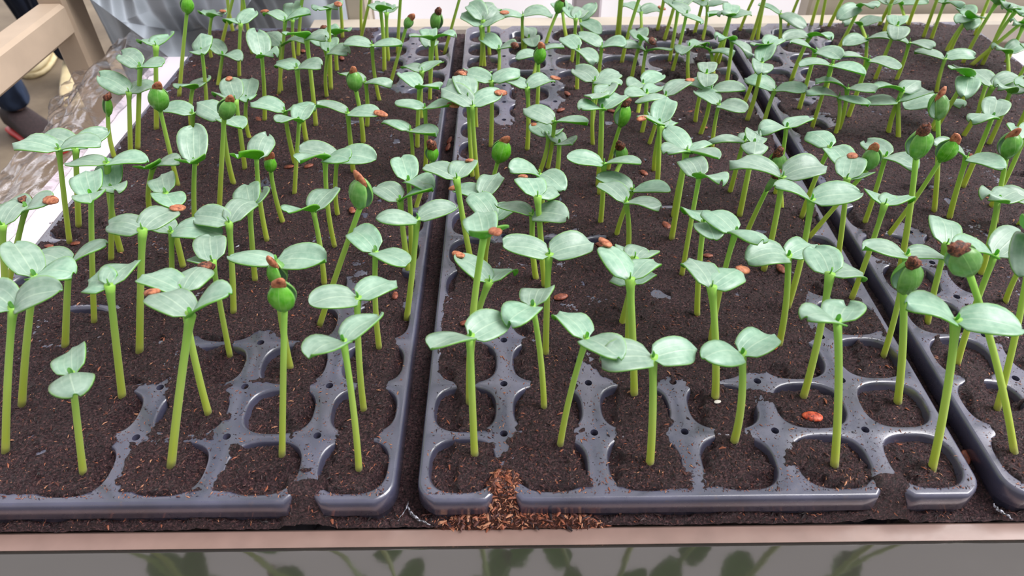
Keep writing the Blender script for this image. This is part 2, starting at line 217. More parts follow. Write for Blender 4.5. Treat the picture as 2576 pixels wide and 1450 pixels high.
([-1158, 4308, -1145, 4284, 395, -1262, 4502, 380, -1133, 4529, 355],"o",0,0,"open upright seedling, left tray, fourth row from back, third cell from right"),
([4140, 4324, 4130, 4329, 360, 3894, 4300, 446, 4226, 4102, 417],"o",0,2,"right open upright seedling, right tray, fourth row from back, third cell from left"),
([5200, 4330, 5178, 4480, 188, 4969, 4378, 296, 5397, 4604, 223],"o",0,2,"open upright seedling, right tray, fourth row from back, sixth cell from left"),
([-635, 4349, -398, 4328, 542, -365, 4328, 582, -339, 4328, 628],"c",0,0,"closed seedling under brown husk, left tray, fourth row from back, second cell from right"),
([1340, 4355, 1357, 4388, 329, 1149, 4531, 381, 1557, 4264, 406],"o",0,1,"open upright seedling, middle tray, fourth row from back, third cell from left"),
([-2231, 4357, -2143, 4457, 252, -2304, 4649, 306, -1930, 4314, 274],"o",0,0,"open upright seedling, left tray, fourth row from back, fifth cell from right"),
([3957, 4359, 3968, 4330, 516, 4049, 4568, 527, 3873, 4085, 497],"o",0,2,"middle open upright seedling, right tray, fourth row from back, third cell from left"),
([1775, 4377, 1786, 4477, 246, 1546, 4443, 308, 1998, 4352, 299],"o",0,1,"open upright seedling, middle tray, fourth row from back, fourth cell from left"),
([2201, 4386, 2173, 4450, 293, 2040, 4233, 324, 2379, 4582, 275],"o",0,1,"right open upright seedling, middle tray, fourth row from back, fifth cell from left"),
([2577, 4399, 2543, 4397, 373, 2359, 4251, 469, 2682, 4161, 324],"o",0,1,"right open upright seedling, middle tray, fourth row from back, sixth cell from left"),
([3194, 4417, 3241, 4386, 404, 2980, 4340, 404, 3339, 4168, 487],"o",0,2,"open upright seedling, right tray, fourth row from back, leftmost cell"),
([724, 4423, 792, 4567, 195, 579, 4418, 210, 1033, 4619, 228],"o",0,1,"open upright seedling, middle tray, fourth row from back, second cell from left"),
([-247, 4464, -207, 4459, 375, -262, 4704, 387, -206, 4209, 422],"o",0,0,"open upright seedling, left tray, fourth row from back, rightmost cell"),
([1683, 4491, 1740, 4525, 329, 1727, 4773, 324, 1790, 4290, 411],"o",2,1,"open seedling carrying brown husk, middle tray, fourth row from back, fourth cell from left"),
([397, 4513, 413, 4655, 203, 239, 4837, 269, 562, 4477, 304],"o",2,1,"open seedling carrying brown husk, middle tray, fourth row from back, leftmost cell"),
([-2087, 4550, -1926, 4524, 514, -2112, 4686, 488, -1856, 4765, 547],"o",0,0,"open seedling leaning right, left tray, fourth row from back, fifth cell from right"),
([2479, 4551, 2472, 4761, 120, 2235, 4719, 188, 2661, 4602, 174],"o",0,1,"left open upright seedling, middle tray, fourth row from back, sixth cell from left"),
([3937, 4562, 3898, 4644, 272, 3653, 4541, 247, 4062, 4468, 341],"o",0,2,"left open upright seedling, right tray, fourth row from back, third cell from left"),
([2082, 4573, 2128, 4552, 551, 2030, 4783, 565, 2203, 4304, 561],"o",0,1,"left open upright seedling, middle tray, fourth row from back, fifth cell from left"),
([5100, 4623, 5161, 4594, 537, 4959, 4469, 630, 5076, 4365, 609],"o",0,2,"left open upright seedling, right tray, third row from back, sixth cell from left"),
([4993, 4626, 5296, 4581, 480, 5359, 4823, 477, 5476, 4754, 464],"o",0,2,"open seedling leaning right, right tray, third row from back, fifth cell from left"),
([-703, 4636, -658, 4619, 583, -764, 4845, 569, -522, 4425, 675],"o",0,0,"left open upright seedling, left tray, third row from back, second cell from right"),
([-1162, 4638, -1114, 4640, 367, -1264, 4837, 342, -950, 4475, 470],"o",1,0,"open seedling carrying brown husk, left tray, third row from back, third cell from right"),
([4946, 4687, 5000, 4668, 577, 4813, 4526, 681, 4961, 4429, 656],"o",0,2,"right open upright seedling, right tray, third row from back, fifth cell from left"),
([5383, 4707, 5346, 4659, 365, 5144, 4541, 473, 5267, 4439, 474],"o",0,2,"right open upright seedling, right tray, third row from back, sixth cell from left"),
([233, 4761, 248, 4749, 386, 62, 4920, 442, 466, 4880, 459],"o",2,1,"open seedling carrying brown husk, middle tray, third row from back, leftmost cell"),
([263, 4825, 267, 4786, 428, 132, 4998, 513, 372, 5014, 493],"o",0,1,"open upright seedling, middle tray, third row from back, leftmost cell"),
([2594, 4833, 2612, 4796, 451, 2667, 5040, 474, 2463, 4610, 545],"o",0,1,"right open upright seedling, middle tray, third row from back, sixth cell from left"),
([-204, 4860, -213, 4933, 287, -189, 4933, 377, -151, 4933, 470],"c",0,0,"closed seedling under brown husk, left tray, third row from back, rightmost cell"),
([2556, 4865, 2618, 4823, 422, 2384, 4735, 469, 2845, 4925, 426],"o",0,1,"left open upright seedling, middle tray, third row from back, sixth cell from left"),
([1636, 4871, 1758, 4851, 671, 1539, 4730, 709, 1977, 4973, 709],"o",0,1,"open upright seedling, middle tray, third row from back, fourth cell from left"),
([4907, 4881, 4947, 4887, 364, 4756, 4719, 397, 4900, 4653, 457],"o",0,2,"left open upright seedling, right tray, third row from back, fifth cell from left"),
([1134, 4884, 1151, 4855, 406, 1089, 5097, 412, 1248, 5086, 421],"o",0,1,"open upright seedling, middle tray, third row from back, third cell from left"),
([-1630, 4896, -1551, 4861, 417, -1580, 5110, 496, -1669, 5081, 412],"o",0,0,"open upright seedling, left tray, third row from back, fourth cell from right"),
([2122, 4907, 2124, 4877, 488, 2066, 5120, 490, 2271, 5080, 527],"o",0,1,"open upright seedling, middle tray, third row from back, fifth cell from left"),
([-702, 4941, -656, 4908, 460, -737, 5145, 470, -639, 5154, 434],"o",0,0,"right open upright seedling, left tray, third row from back, second cell from right"),
([4912, 4956, 5008, 4978, 342, 5054, 5224, 336, 4909, 4736, 321],"o",0,2,"open upright seedling, right tray, second row from back, fifth cell from left"),
([-2489, 4982, -2346, 4944, 425, -2500, 5141, 418, -2169, 4792, 529],"o",2,0,"open seedling carrying brown husk, left tray, second row from back, sixth cell from right"),
([-1627, 5026, -1444, 5015, 620, -1674, 4917, 658, -1215, 5114, 658],"o",0,0,"open seedling leaning right, left tray, second row from back, fourth cell from right"),
([5410, 5029, 5409, 5025, 378, 5210, 4903, 487, 5593, 5196, 367],"o",0,2,"open upright seedling, right tray, second row from back, sixth cell from left"),
([3851, 5075, 3931, 5036, 433, 3696, 4904, 363, 3963, 4797, 517],"o",0,2,"open upright seedling, right tray, second row from back, third cell from left"),
([311, 5098, 316, 5095, 376, 260, 5340, 392, 391, 5330, 342],"o",0,1,"open upright seedling, middle tray, second row from back, leftmost cell"),
([667, 5101, 717, 5214, 81, 717, 5465, 100, 756, 4960, 103],"o",0,1,"right open upright seedling, middle tray, second row from back, second cell from left"),
([-2112, 5101, -2040, 5083, 656, -2257, 5207, 694, -1823, 4958, 694],"o",0,0,"open upright seedling, left tray, second row from back, fifth cell from right"),
([-159, 5137, 86, 5111, 658, -140, 5004, 695, 312, 5218, 695],"o",0,0,"open seedling leaning right, left tray, second row from back, rightmost cell"),
([-642, 5165, -514, 5142, 659, -743, 5244, 696, -286, 5041, 696],"o",0,0,"open upright seedling, left tray, second row from back, second cell from right"),
([658, 5174, 649, 5231, 309, 406, 5170, 354, 969, 5197, 319],"o",0,1,"left open upright seedling, middle tray, second row from back, second cell from left"),
([4202, 5179, 4184, 5410, 104, 3958, 5319, 172, 4424, 5484, 153],"o",0,2,"open upright seedling, right tray, second row from back, fourth cell from left"),
([-1044, 5224, -769, 5182, 692, -1019, 5189, 730, -519, 5175, 730],"o",0,0,"open seedling leaning right, left tray, second row from back, third cell from right"),
([883, 5265, 1007, 5342, 285, 1045, 5342, 351, 1055, 5342, 423],"c",0,1,"closed seedling under brown husk, middle tray, second row from back, second cell from left"),
([4911, 5282, 4903, 5291, 365, 4896, 5541, 371, 4961, 5054, 435],"o",0,2,"rightmost open upright seedling, right tray, backmost row, fifth cell from left"),
([3341, 5287, 3319, 5416, 227, 3131, 5582, 269, 3530, 5215, 162],"o",0,2,"left open upright seedling, right tray, backmost row, second cell from left"),
([1280, 5317, 1266, 5524, 134, 1422, 5719, 248, 1473, 5340, 79],"o",0,1,"right open upright seedling, middle tray, backmost row, third cell from left"),
([4855, 5338, 4802, 5266, 696, 4590, 5133, 734, 5015, 5398, 734],"o",0,2,"inner right open upright seedling, right tray, backmost row, fifth cell from left"),
([3124, 5345, 3084, 5300, 573, 2848, 5383, 611, 3319, 5216, 611],"o",0,2,"right open upright seedling, right tray, backmost row, leftmost cell"),
([3055, 5347, 3080, 5297, 714, 2831, 5316, 752, 3330, 5278, 752],"o",0,2,"left open upright seedling, right tray, backmost row, leftmost cell"),
([5408, 5359, 5350, 5296, 704, 5100, 5276, 741, 5599, 5317, 741],"o",0,2,"open upright seedling, right tray, backmost row, sixth cell from left"),
([2544, 5362, 2547, 5414, 318, 2380, 5595, 323, 2777, 5509, 329],"o",0,1,"right open upright seedling, middle tray, backmost row, sixth cell from left"),
([2142, 5369, 2227, 5319, 626, 2010, 5195, 663, 2444, 5444, 663],"o",0,1,"right open upright seedling, middle tray, backmost row, fifth cell from left"),
([-2505, 5378, -2180, 5360, 590, -2430, 5346, 628, -1930, 5373, 628],"o",0,0,"left open seedling leaning right, left tray, backmost row, sixth cell from right"),
([1126, 5442, 1078, 5579, 219, 1022, 5823, 229, 1164, 5813, 217],"o",0,1,"left open upright seedling, middle tray, backmost row, third cell from left"),
([1689, 5465, 1682, 5409, 672, 1458, 5300, 710, 1907, 5519, 710],"o",0,1,"right open upright seedling, middle tray, backmost row, fourth cell from left"),
([1922, 5466, 1920, 5645, 170, 1727, 5806, 214, 2149, 5739, 179],"o",2,1,"open seedling carrying brown husk, middle tray, backmost row, fifth cell from left"),
([-1257, 5487, -1200, 5451, 594, -1437, 5529, 632, -962, 5372, 632],"o",0,0,"open upright seedling, left tray, backmost row, third cell from right"),
([4503, 5494, 4533, 5608, 244, 4571, 5855, 226, 4706, 5789, 248],"o",0,2,"left open upright seedling, right tray, backmost row, fourth cell from left"),
([1660, 5499, 1628, 5426, 697, 1378, 5434, 735, 1878, 5417, 735],"o",0,1,"left open upright seedling, middle tray, backmost row, fourth cell from left"),
([2495, 5537, 2524, 5460, 699, 2303, 5576, 737, 2746, 5344, 737],"o",0,1,"left open upright seedling, middle tray, backmost row, sixth cell from left"),
([2985, 5561, 3125, 5465, 657, 2882, 5524, 694, 3368, 5406, 694],"o",0,2,"open seedling leaning right, right tray, backmost row, leftmost cell"),
([2105, 5583, 2120, 5497, 617, 1886, 5408, 655, 2354, 5585, 655],"o",0,1,"left open upright seedling, middle tray, backmost row, fifth cell from left"),
([4816, 5625, 4781, 5519, 664, 4551, 5618, 702, 5011, 5421, 702],"o",0,2,"leftmost open upright seedling, right tray, backmost row, fifth cell from left"),
([3969, 5646, 4064, 5536, 666, 3847, 5413, 703, 4282, 5659, 703],"o",0,2,"right open upright seedling, right tray, backmost row, third cell from left"),
([4513, 5651, 4553, 5511, 696, 4346, 5372, 733, 4761, 5650, 733],"o",0,2,"right open upright seedling, right tray, backmost row, fourth cell from left"),
([-2466, 5659, -2349, 5613, 613, -2597, 5582, 650, -2101, 5644, 650],"o",0,0,"open upright seedling, left tray, backmost row, sixth cell from right"),
([-1084, 5662, -933, 5581, 719, -1183, 5589, 757, -683, 5572, 757],"o",0,0,"open seedling leaning right, left tray, backmost row, third cell from right"),
([-2392, 5690, -2172, 5658, 639, -2411, 5586, 676, -1932, 5729, 676],"o",0,0,"right open seedling leaning right, left tray, backmost row, sixth cell from right"),
([3541, 5690, 3615, 5597, 636, 3368, 5631, 674, 3863, 5563, 674],"o",0,2,"right open upright seedling, right tray, backmost row, second cell from left"),
([3794, 5690, 3838, 5741, 610, 3589, 5716, 647, 4086, 5767, 647],"o",0,2,"left open upright seedling, right tray, backmost row, third cell from left"),
([3902, 5690, 3816, 5602, 649, 3595, 5486, 687, 4037, 5719, 687],"o",0,2,"open seedling leaning left, right tray, backmost row, third cell from left"),
([4824, 5690, 4807, 5934, 140, 4622, 5791, 248, 5047, 5802, 185],"o",0,2,"inner left open upright seedling, right tray, backmost row, fifth cell from left")]
EXPOSED=[(-0.2649, 0.2006, 0.0193, 0.0041), (-0.2039, 0.13, 0.0147, 0.0032), (-0.2625, 0.1588, 0.0129, 0.0035), (-0.1252, 0.1002, 0.0116, 0.0045), (-0.2616, 0.205, 0.0083, 0.0027), (0.0412, 0.1942, 0.019, 0.0044), (0.0817, 0.1921, 0.0081, 0.0026), (0.0623, 0.1716, 0.0104, 0.0025), (-0.2145, 0.2477, 0.0089, 0.0026), (0.1642, 0.2309, 0.004, 0.0025), (0.109, 0.1943, 0.0054, 0.0022), (0.0596, 0.1696, 0.0052, 0.0025), (0.0792, 0.1948, 0.0049, 0.0035), (-0.1583, 0.0705, 0.0066, 0.0023), (0.352, 0.2533, 0.0118, 0.0026), (0.4374, 0.2681, 0.009, 0.0033), (0.1841, 0.1556, 0.0051, 0.0023), (0.1403, 0.1373, 0.0025, 0.0029), (-0.0949, 0.0862, 0.0203, 0.0152), (-0.0549, 0.1267, 0.0121, 0.0212), (-0.0875, 0.0587, 0.0128, 0.0109), (-0.0819, 0.0377, 0.0225, 0.01), (-0.1003, 0.0191, 0.0098, 0.0162), (-0.0436, 0.0753, 0.0132, 0.0175), (-0.0471, 0.0477, 0.0125, 0.0157), (-0.0508, 0.0254, 0.01, 0.0143), (-0.1453, 0.0468, 0.0094, 0.0208), (-0.1465, 0.0219, 0.0059, 0.0141), (-0.0087, 0.066, 0.0064, 0.0664), (-0.0091, 0.0088, 0.0115, 0.0133), (-0.1124, -0.0022, 0.0639, 0.0029), (-0.0623, 0.0069, 0.021, 0.0066), (0.0123, 0.0346, 0.0091, 0.0394), (0.0461, 0.0713, 0.0108, 0.0428), (0.0461, 0.1044, 0.0116, 0.013), (0.0223, 0.0312, 0.0242, 0.0034), (0.0259, -0.0018, 0.0187, 0.003), (0.0929, 0.0544, 0.0105, 0.0241), (0.0935, 0.0193, 0.0098, 0.0209), (0.0896, -0.0015, 0.0319, 0.0025), (0.1408, 0.0506, 0.0105, 0.0185), (0.1404, 0.0232, 0.0099, 0.0189), (0.1452, -0.0043, 0.0372, 0.0017), (0.1823, 0.0345, 0.0121, 0.0149), (0.1828, 0.0028, 0.0208, 0.0065), (0.1957, 0.0657, 0.0216, 0.0056), (0.2041, 0.0325, 0.0181, 0.0039), (0.2387, 0.1022, 0.0115, 0.0226), (0.241, 0.1222, 0.0048, 0.0208), (0.2344, 0.0669, 0.0151, 0.031), (0.2309, 0.0257, 0.0119, 0.0309), (0.2429, 0.0383, 0.0183, 0.0076), (0.2166, 0.0337, 0.0121, 0.0074), (0.2409, 0.065, 0.0129, 0.0056), (0.2599, 0.0334, 0.018, 0.0368), (0.2617, 0.0746, 0.0131, 0.0262), (0.2627, 0.1928, 0.0081, 0.0264), (0.2677, 0.1555, 0.0076, 0.0273), (0.2673, 0.2785, 0.0061, 0.034), (0.2722, 0.3614, 0.0061, 0.0423), (0.1974, 0.0714, 0.0065, 0.0086), (0.0098, 0.2251, 0.0062, 0.0291), (0.0118, 0.1877, 0.008, 0.0173), (0.0085, 0.1551, 0.0061, 0.0194), (-0.0149, 0.2159, 0.007, 0.0283), (-0.0126, 0.1636, 0.0064, 0.024), (-0.0107, 0.1194, 0.006, 0.024), (0.0127, 0.3649, 0.0041, 0.0776), (-0.0026, 0.3343, 0.0066, 0.0525), (0.0145, 0.515, 0.0081, 0.0894), (0.0469, 0.5196, 0.0245, 0.0605), (0.0903, 0.4934, 0.0237, 0.0855), (0.0598, 0.5687, 0.0345, 0.0156), (0.177, 0.4838, 0.0354, 0.015), (0.1382, 0.5779, 0.1044, 0.0114), (0.1633, 0.5345, 0.0249, 0.0313), (0.2199, 0.5027, 0.0241, 0.0293), (0.2698, 0.5638, 0.0341, 0.0244), (0.2674, 0.4849, 0.0235, 0.0562), (0.2716, 0.4396, 0.0112, 0.0509), (0.0432, 0.4115, 0.0109, 0.0477), (0.0866, 0.4086, 0.0109, 0.0237), (-0.0462, 0.5118, 0.0243, 0.0595), (-0.0714, 0.5508, 0.0212, 0.0323), (-0.0126, 0.4942, 0.0159, 0.0762), (-0.0504, 0.4357, 0.0187, 0.0168), (0.1165, 0.4669, 0.0116, 0.0181), (0.1871, 0.4475, 0.0151, 0.0173), (0.2044, 0.4384, 0.015, 0.0136), (0.3175, 0.5233, 0.0326, 0.061), (0.3216, 0.4543, 0.0228, 0.0351), (0.3455, 0.573, 0.0344, 0.0226), (0.3739, 0.5301, 0.0164, 0.0413), (0.3836, 0.4983, 0.0159, 0.0194), (0.317, 0.4033, 0.0107, 0.0156), (0.3129, 0.3586, 0.0102, 0.014), (0.321, 0.1954, 0.0108, 0.0107), (0.3229, 0.1427, 0.0124, 0.0224), (0.3243, 0.1348, 0.0098, 0.0145), (0.3162, 0.1041, 0.0185, 0.0195), (0.3209, 0.082, 0.0133, 0.018), (0.3173, 0.0585, 0.0127, 0.0082), (0.2876, 0.0832, 0.0089, 0.0271), (0.2831, 0.036, 0.008, 0.0396), (0.2806, 0.0051, 0.0114, 0.0131), (0.2846, 0.1301, 0.0097, 0.0356), (0.2855, 0.2129, 0.0083, 0.0467), (0.2837, 0.2725, 0.006, 0.0334), (0.3133, 0.1657, 0.0077, 0.0121), (0.3246, 0.1674, 0.0155, 0.0081), (0.2879, 0.3683, 0.0048, 0.043), (0.3136, 0.0476, 0.0083, 0.0042)]
FALLEN=[(0.2059, 0.0417, 8), (0.1997, 0.0929, 8), (-0.159, 0.5103, 6), (-0.1159, 0.4909, 6), (-0.1177, 0.4967, 5), (-0.1664, 0.3663, 6), (-0.1226, 0.2901, 6), (-0.0244, 0.2941, 6), (-0.0627, 0.228, 6), (-0.1072, 0.2909, 6), (-0.021, 0.1361, 5), (0.023, 0.1127, 5), (0.1592, 0.208, 7), (0.1113, 0.1864, 6), (0.0811, 0.1335, 7), (0.18, 0.1726, 5), (0.2244, 0.1593, 7), (0.1039, 0.4119, 6), (0.0959, 0.3768, 6), (0.1398, 0.3737, 6), (0.1535, 0.2751, 6), (0.2148, 0.346, 5), (0.2098, 0.3759, 6), (0.3052, 0.3262, 5), (0.4145, 0.2947, 5), (-0.2447, 0.1932, 5), (-0.2614, 0.1904, 5), (0.2634, 0.1733, 5), (0.2777, 0.1286, 6)]


# ------------------------------------------------------------------ helpers
def lin(r, g, b):
    f = lambda c: (c/255/12.92) if c/255 <= .04045 else ((c/255+.055)/1.055)**2.4
    return (f(r), f(g), f(b), 1)

class NT:
    def __init__(s, name):
        s.m = bpy.data.materials.new(name); s.m.use_nodes = True; s.t = s.m.node_tree
        s.p = s.t.nodes['Principled BSDF']; s.o = s.t.nodes['Material Output']
    def n(s, kind, **kw):
        x = s.t.nodes.new('ShaderNode'+kind)
        for k, v in kw.items(): setattr(x, k, v)
        return x
    def l(s, a, b): s.t.links.new(a, b)
    def noise(s, scale, detail=4, rough=.55, coord='Object'):
        t = s.n('TexCoord'); n = s.n('TexNoise'); n.inputs['Scale'].default_value = scale
        n.inputs['Detail'].default_value = detail; n.inputs['Roughness'].default_value = rough
        s.l(t.outputs[coord], n.inputs['Vector']); return n.outputs['Fac']
    def ramp(s, fac, stops):
        r = s.n('ValToRGB'); e = r.color_ramp.elements
        while len(e) < len(stops): e.new(.5)
        for q, (p, c) in zip(e, stops): q.position = p; q.color = c
        s.l(fac, r.inputs[0]); return r.outputs[0]
    def bump(s, h, strength, dist, prev=None):
        b = s.n('Bump'); b.inputs['Strength'].default_value = strength; b.inputs['Distance'].default_value = dist
        s.l(h, b.inputs['Height'])
        if prev is not None: s.l(prev, b.inputs['Normal'])
        return b.outputs[0]
    def mix(s, f, a, b, mode='MIX'):
        x = s.n('Mix', data_type='RGBA', blend_type=mode)
        for v, i in ((f, 0), (a, 6), (b, 7)):
            if hasattr(v, 'node'): s.l(v, x.inputs[i])
            else: x.inputs[i].default_value = v
        return x.outputs[2]
    def math(s, op, a, b=None):
        x = s.n('Math', operation=op)
        for v, i in ((a, 0), (b, 1)):
            if v is None: continue
            if hasattr(v, 'node'): s.l(v, x.inputs[i])
            else: x.inputs[i].default_value = v
        return x.outputs[0]
    def set(s, **kw):
        names = dict(base='Base Color', rough='Roughness', metal='Metallic', spec='Specular IOR Level', normal='Normal',
                     coat='Coat Weight', coatr='Coat Roughness', sss='Subsurface Weight', trans='Transmission Weight', ior='IOR', alpha='Alpha', sheen='Sheen Weight')
        for k, v in kw.items():
            i = s.p.inputs[names[k]]
            if hasattr(v, 'node'): s.l(v, i)
            else: i.default_value = v
        return s.m

def plain(name, col, rough=.6, bump=0, scale=40, var=.12, spec=.5, dist=.001):
    a = NT(name); n = a.noise(scale)
    d = tuple(c*(1-var) for c in col[:3])+(1,); u = tuple(min(1, c*(1+var)) for c in col[:3])+(1,)
    a.set(base=a.ramp(n, [(.3, d), (.7, u)]), rough=rough, spec=spec)
    if bump: a.set(normal=a.bump(n, bump, dist))
    return a.m

# leaf: veins follow the leaf's own UV
def leaf_mat(name, c_lo, c_hi, c_vein, trans_col, trans, rough, spec=.5, vein_w=.035, coat=0.0):
    a = NT(name)
    uv = a.n('UVMap'); sx = a.n('SeparateXYZ'); a.l(uv.outputs[0], sx.inputs[0])
    u, v = sx.outputs[0], sx.outputs[1]
    av = a.math('ABSOLUTE', a.math('SUBTRACT', v, .5))            # 0 at midrib, .5 at edge
    fade = a.math('SUBTRACT', 1.0, u)
    def vein(at, wd):
        d = a.math('ABSOLUTE', a.math('SUBTRACT', av, at))
        x = a.n('MapRange'); x.inputs[1].default_value = wd; x.inputs[2].default_value = wd*.25
        x.inputs[3].default_value = 0; x.inputs[4].default_value = 1; a.l(d, x.inputs[0]); return x.outputs[0]
    v1 = vein(0, vein_w*.8); v2 = a.math('MULTIPLY', vein(.2, vein_w*.7), a.math('MULTIPLY', fade, .9))
    v3 = a.math('MULTIPLY', vein(.36, vein_w*.6), a.math('MULTIPLY', fade, .6))
    vv = a.math('MAXIMUM', v1, a.math('MAXIMUM', v2, v3))
    n = a.noise(260, 3); n2 = a.noise(1500, 2)
    oi = a.n('ObjectInfo')
    base = a.ramp(n, [(.3, c_lo), (.7, c_hi)])
    hs = a.n('HueSaturation'); a.l(base, hs.inputs['Color'])
    a.l(a.math('ADD', a.math('MULTIPLY', oi.outputs['Random'], .3), .85), hs.inputs['Value'])
    a.l(a.math('ADD', a.math('MULTIPLY', oi.outputs['Random'], .3), .85), hs.inputs['Saturation'])
    col = a.mix(a.math('MULTIPLY', vv, .34), hs.outputs[0], c_vein)
    edge = a.math('GREATER_THAN', av, .47)
    col = a.mix(a.math('MULTIPLY', edge, .5), col, lin(150, 200, 110))
    nb = a.bump(n2, .12, .0004); nb = a.bump(vv, .18, .0004, nb)
    a.set(base=col, rough=rough, spec=spec, normal=nb, coat=coat, coatr=.2)
    tr = a.n('BsdfTranslucent'); tr.inputs[0].default_value = trans_col
    mx = a.n('MixShader'); mx.inputs[0].default_value = trans
    a.l(a.p.outputs[0], mx.inputs[1]); a.l(tr.outputs[0], mx.inputs[2]); a.l(mx.outputs[0], a.o.inputs[0])
    return a.m
M = {}
M['leaf_top'] = leaf_mat('leaf_top', lin(134, 168, 148), lin(166, 194, 174), lin(212, 230, 204), lin(170, 225, 130), .22, .36, spec=.7)
M['leaf_under'] = leaf_mat('leaf_under', lin(84, 150, 44), lin(112, 178, 66), lin(160, 205, 110), lin(130, 220, 40), .38, .45)
M['leaf_closed'] = leaf_mat('leaf_closed', lin(84, 156, 52), lin(132, 190, 92), lin(160, 210, 124), lin(120, 210, 50), .25, .3, coat=.3)

a = NT('stem')                                                     # pale yellow at the foot, green towards the leaves
uv = a.n('UVMap'); sx = a.n('SeparateXYZ'); a.l(uv.outputs[0], sx.inputs[0])
c = a.ramp(sx.outputs[0], [(0, lin(214, 214, 110)), (.12, lin(206, 222, 78)), (.55, lin(194, 224, 100)), (1, lin(156, 216, 88))])
st = a.n('TexWave', wave_type='BANDS', bands_direction='Y'); st.inputs['Scale'].default_value = 2.2
a.l(uv.outputs[0], st.inputs[0]); c = a.mix(a.math('MULTIPLY', st.outputs['Fac'], .18), c, lin(190, 215, 120))
n = a.noise(2500, 2)
a.set(base=c, rough=.45, normal=a.bump(n, .25, .0003), sheen=.15)
tr = a.n('BsdfTranslucent'); a.l(c, tr.inputs[0]); mx = a.n('MixShader'); mx.inputs[0].default_value = .3
a.l(a.p.outputs[0], mx.inputs[1]); a.l(tr.outputs[0], mx.inputs[2]); a.l(mx.outputs[0], a.o.inputs[0]); M['stem'] = a.m

a = NT('seed_husk'); n = a.noise(420, 4, .65); n2 = a.noise(160, 2)
c = a.ramp(n, [(.30, lin(70, 30, 20)), (.42, lin(150, 84, 56)), (.7, lin(206, 138, 100))])
a.set(base=c, rough=.6, normal=a.bump(n, .5, .0006)); M['husk'] = a.m
a = NT('peaty_seed_husk'); n = a.noise(600, 4, .7)
c = a.ramp(n, [(.40, lin(38, 20, 16)), (.55, lin(120, 66, 46)), (.75, lin(186, 120, 84))])
a.set(base=c, rough=.6, normal=a.bump(n, .8, .001)); M['husk_dark'] = a.m
a = NT('fallen_seed_husk'); n = a.noise(500, 4, .6)
c = a.ramp(n, [(.3, lin(70, 30, 24)), (.55, lin(140, 72, 54)), (.75, lin(180, 112, 88))])
a.set(base=c, rough=.45, normal=a.bump(n, .5, .0006)); M['husk_red'] = a.m

a = NT('orange_seed_husk'); n = a.noise(500, 4, .6)
c = a.ramp(n, [(.35, lin(60, 24, 20)), (.5, lin(196, 74, 46)), (.75, lin(220, 120, 84))])
a.set(base=c, rough=.4, normal=a.bump(n, .5, .0006)); M['husk_orange'] = a.m

a = NT('potting_soil'); n1 = a.noise(900, 6, .75); n2 = a.noise(120, 3); n3 = a.noise(2600, 2, .5)
c = a.ramp(n1, [(.36, lin(12, 6, 12)), (.47, lin(46, 26, 36)), (.55, lin(84, 52, 60)), (.66, lin(158, 112, 110))])
c = a.mix(a.math('MULTIPLY', n2, .3), c, lin(62, 34, 34), 'MIX')
nb = a.bump(n2, .5, .003); nb = a.bump(n1, 1.0, .0028, nb); nb = a.bump(n3, .6, .0006, nb)
a.set(base=c, rough=a.ramp(n1, [(.35, (.2,)*3+(1,)), (.6, (.5,)*3+(1,))]), spec=.7, normal=nb); M['soil'] = a.m
a = NT('reddish_peat'); n1 = a.noise(800, 6, .75); n3 = a.noise(2200, 2, .5)
c = a.ramp(n1, [(.36, lin(30, 14, 12)), (.5, lin(92, 48, 36)), (.62, lin(140, 80, 58)), (.76, lin(186, 122, 90))])
a.set(base=c, rough=.8, normal=a.bump(n3, 1, .001, a.bump(n1, 1, .002))); M['peat'] = a.m
M['fibre'] = []
for i, cc in enumerate(((92, 54, 48), (150, 86, 62), (54, 32, 34), (186, 130, 100), (30, 18, 22))):
    M['fibre'].append(plain('coir_fibre_%s' % ('brown', 'orange', 'dark', 'pale', 'black')[i], lin(*cc), .6, scale=900))

a = NT('black_tray_plastic'); n = a.noise(30, 3); n2 = a.noise(1400, 3, .6); n3 = a.noise(300, 4, .6)
c = a.ramp(n, [(.35, lin(62, 62, 82)), (.65, lin(82, 82, 106))])
dust = a.ramp(n3, [(.62, (0, 0, 0, 1)), (.72, (1, 1, 1, 1))])
c = a.mix(a.math('MULTIPLY', dust, .35), c, lin(104, 78, 66))
a.set(base=c, rough=a.ramp(n3, [(.35, (.26,)*3+(1,)), (.7, (.42,)*3+(1,))]), spec=1.0, coat=1.0, coatr=.18, normal=a.bump(n2, .12, .0004)); M['plastic'] = a.m

# ------------------------------------------------------------------ mesh helpers
def mesh_obj(name, V, Fc, mats, parent=None, mi=None, uv=None, smooth=True):
    me = bpy.data.meshes.new(name); me.from_pydata([tuple(v) for v in V], [], Fc)
    for x in (mats if isinstance(mats, (list, tuple)) else [mats]): me.materials.append(x)
    if mi is not None: me.polygons.foreach_set('material_index', mi)
    if uv is not None:
        l = me.uv_layers.new(name='UVMap'); vi = np.zeros(len(me.loops), int); me.loops.foreach_get('vertex_index', vi)
        l.data.foreach_set('uv', np.array(uv, float)[vi].ravel())
    me.polygons.foreach_set('use_smooth', [smooth]*len(me.polygons)); me.update()
    o = bpy.data.objects.new(name, me); COL.objects.link(o)
    if parent: o.parent = parent
    return o
def tag(o, label=None, cat=None, group=None, kind=None):
    for k, v in (('label', label), ('category', cat), ('group', group), ('kind', kind)):
        if v: o[k] = v
    return o
def empty(name, loc):
    o = bpy.data.objects.new(name, None); o.location = loc; o.empty_display_size = .01; COL.objects.link(o); return o
def bez(p0, p1, p2, t): return p0*(1-t)**2+p1*2*t*(1-t)+p2*t*t
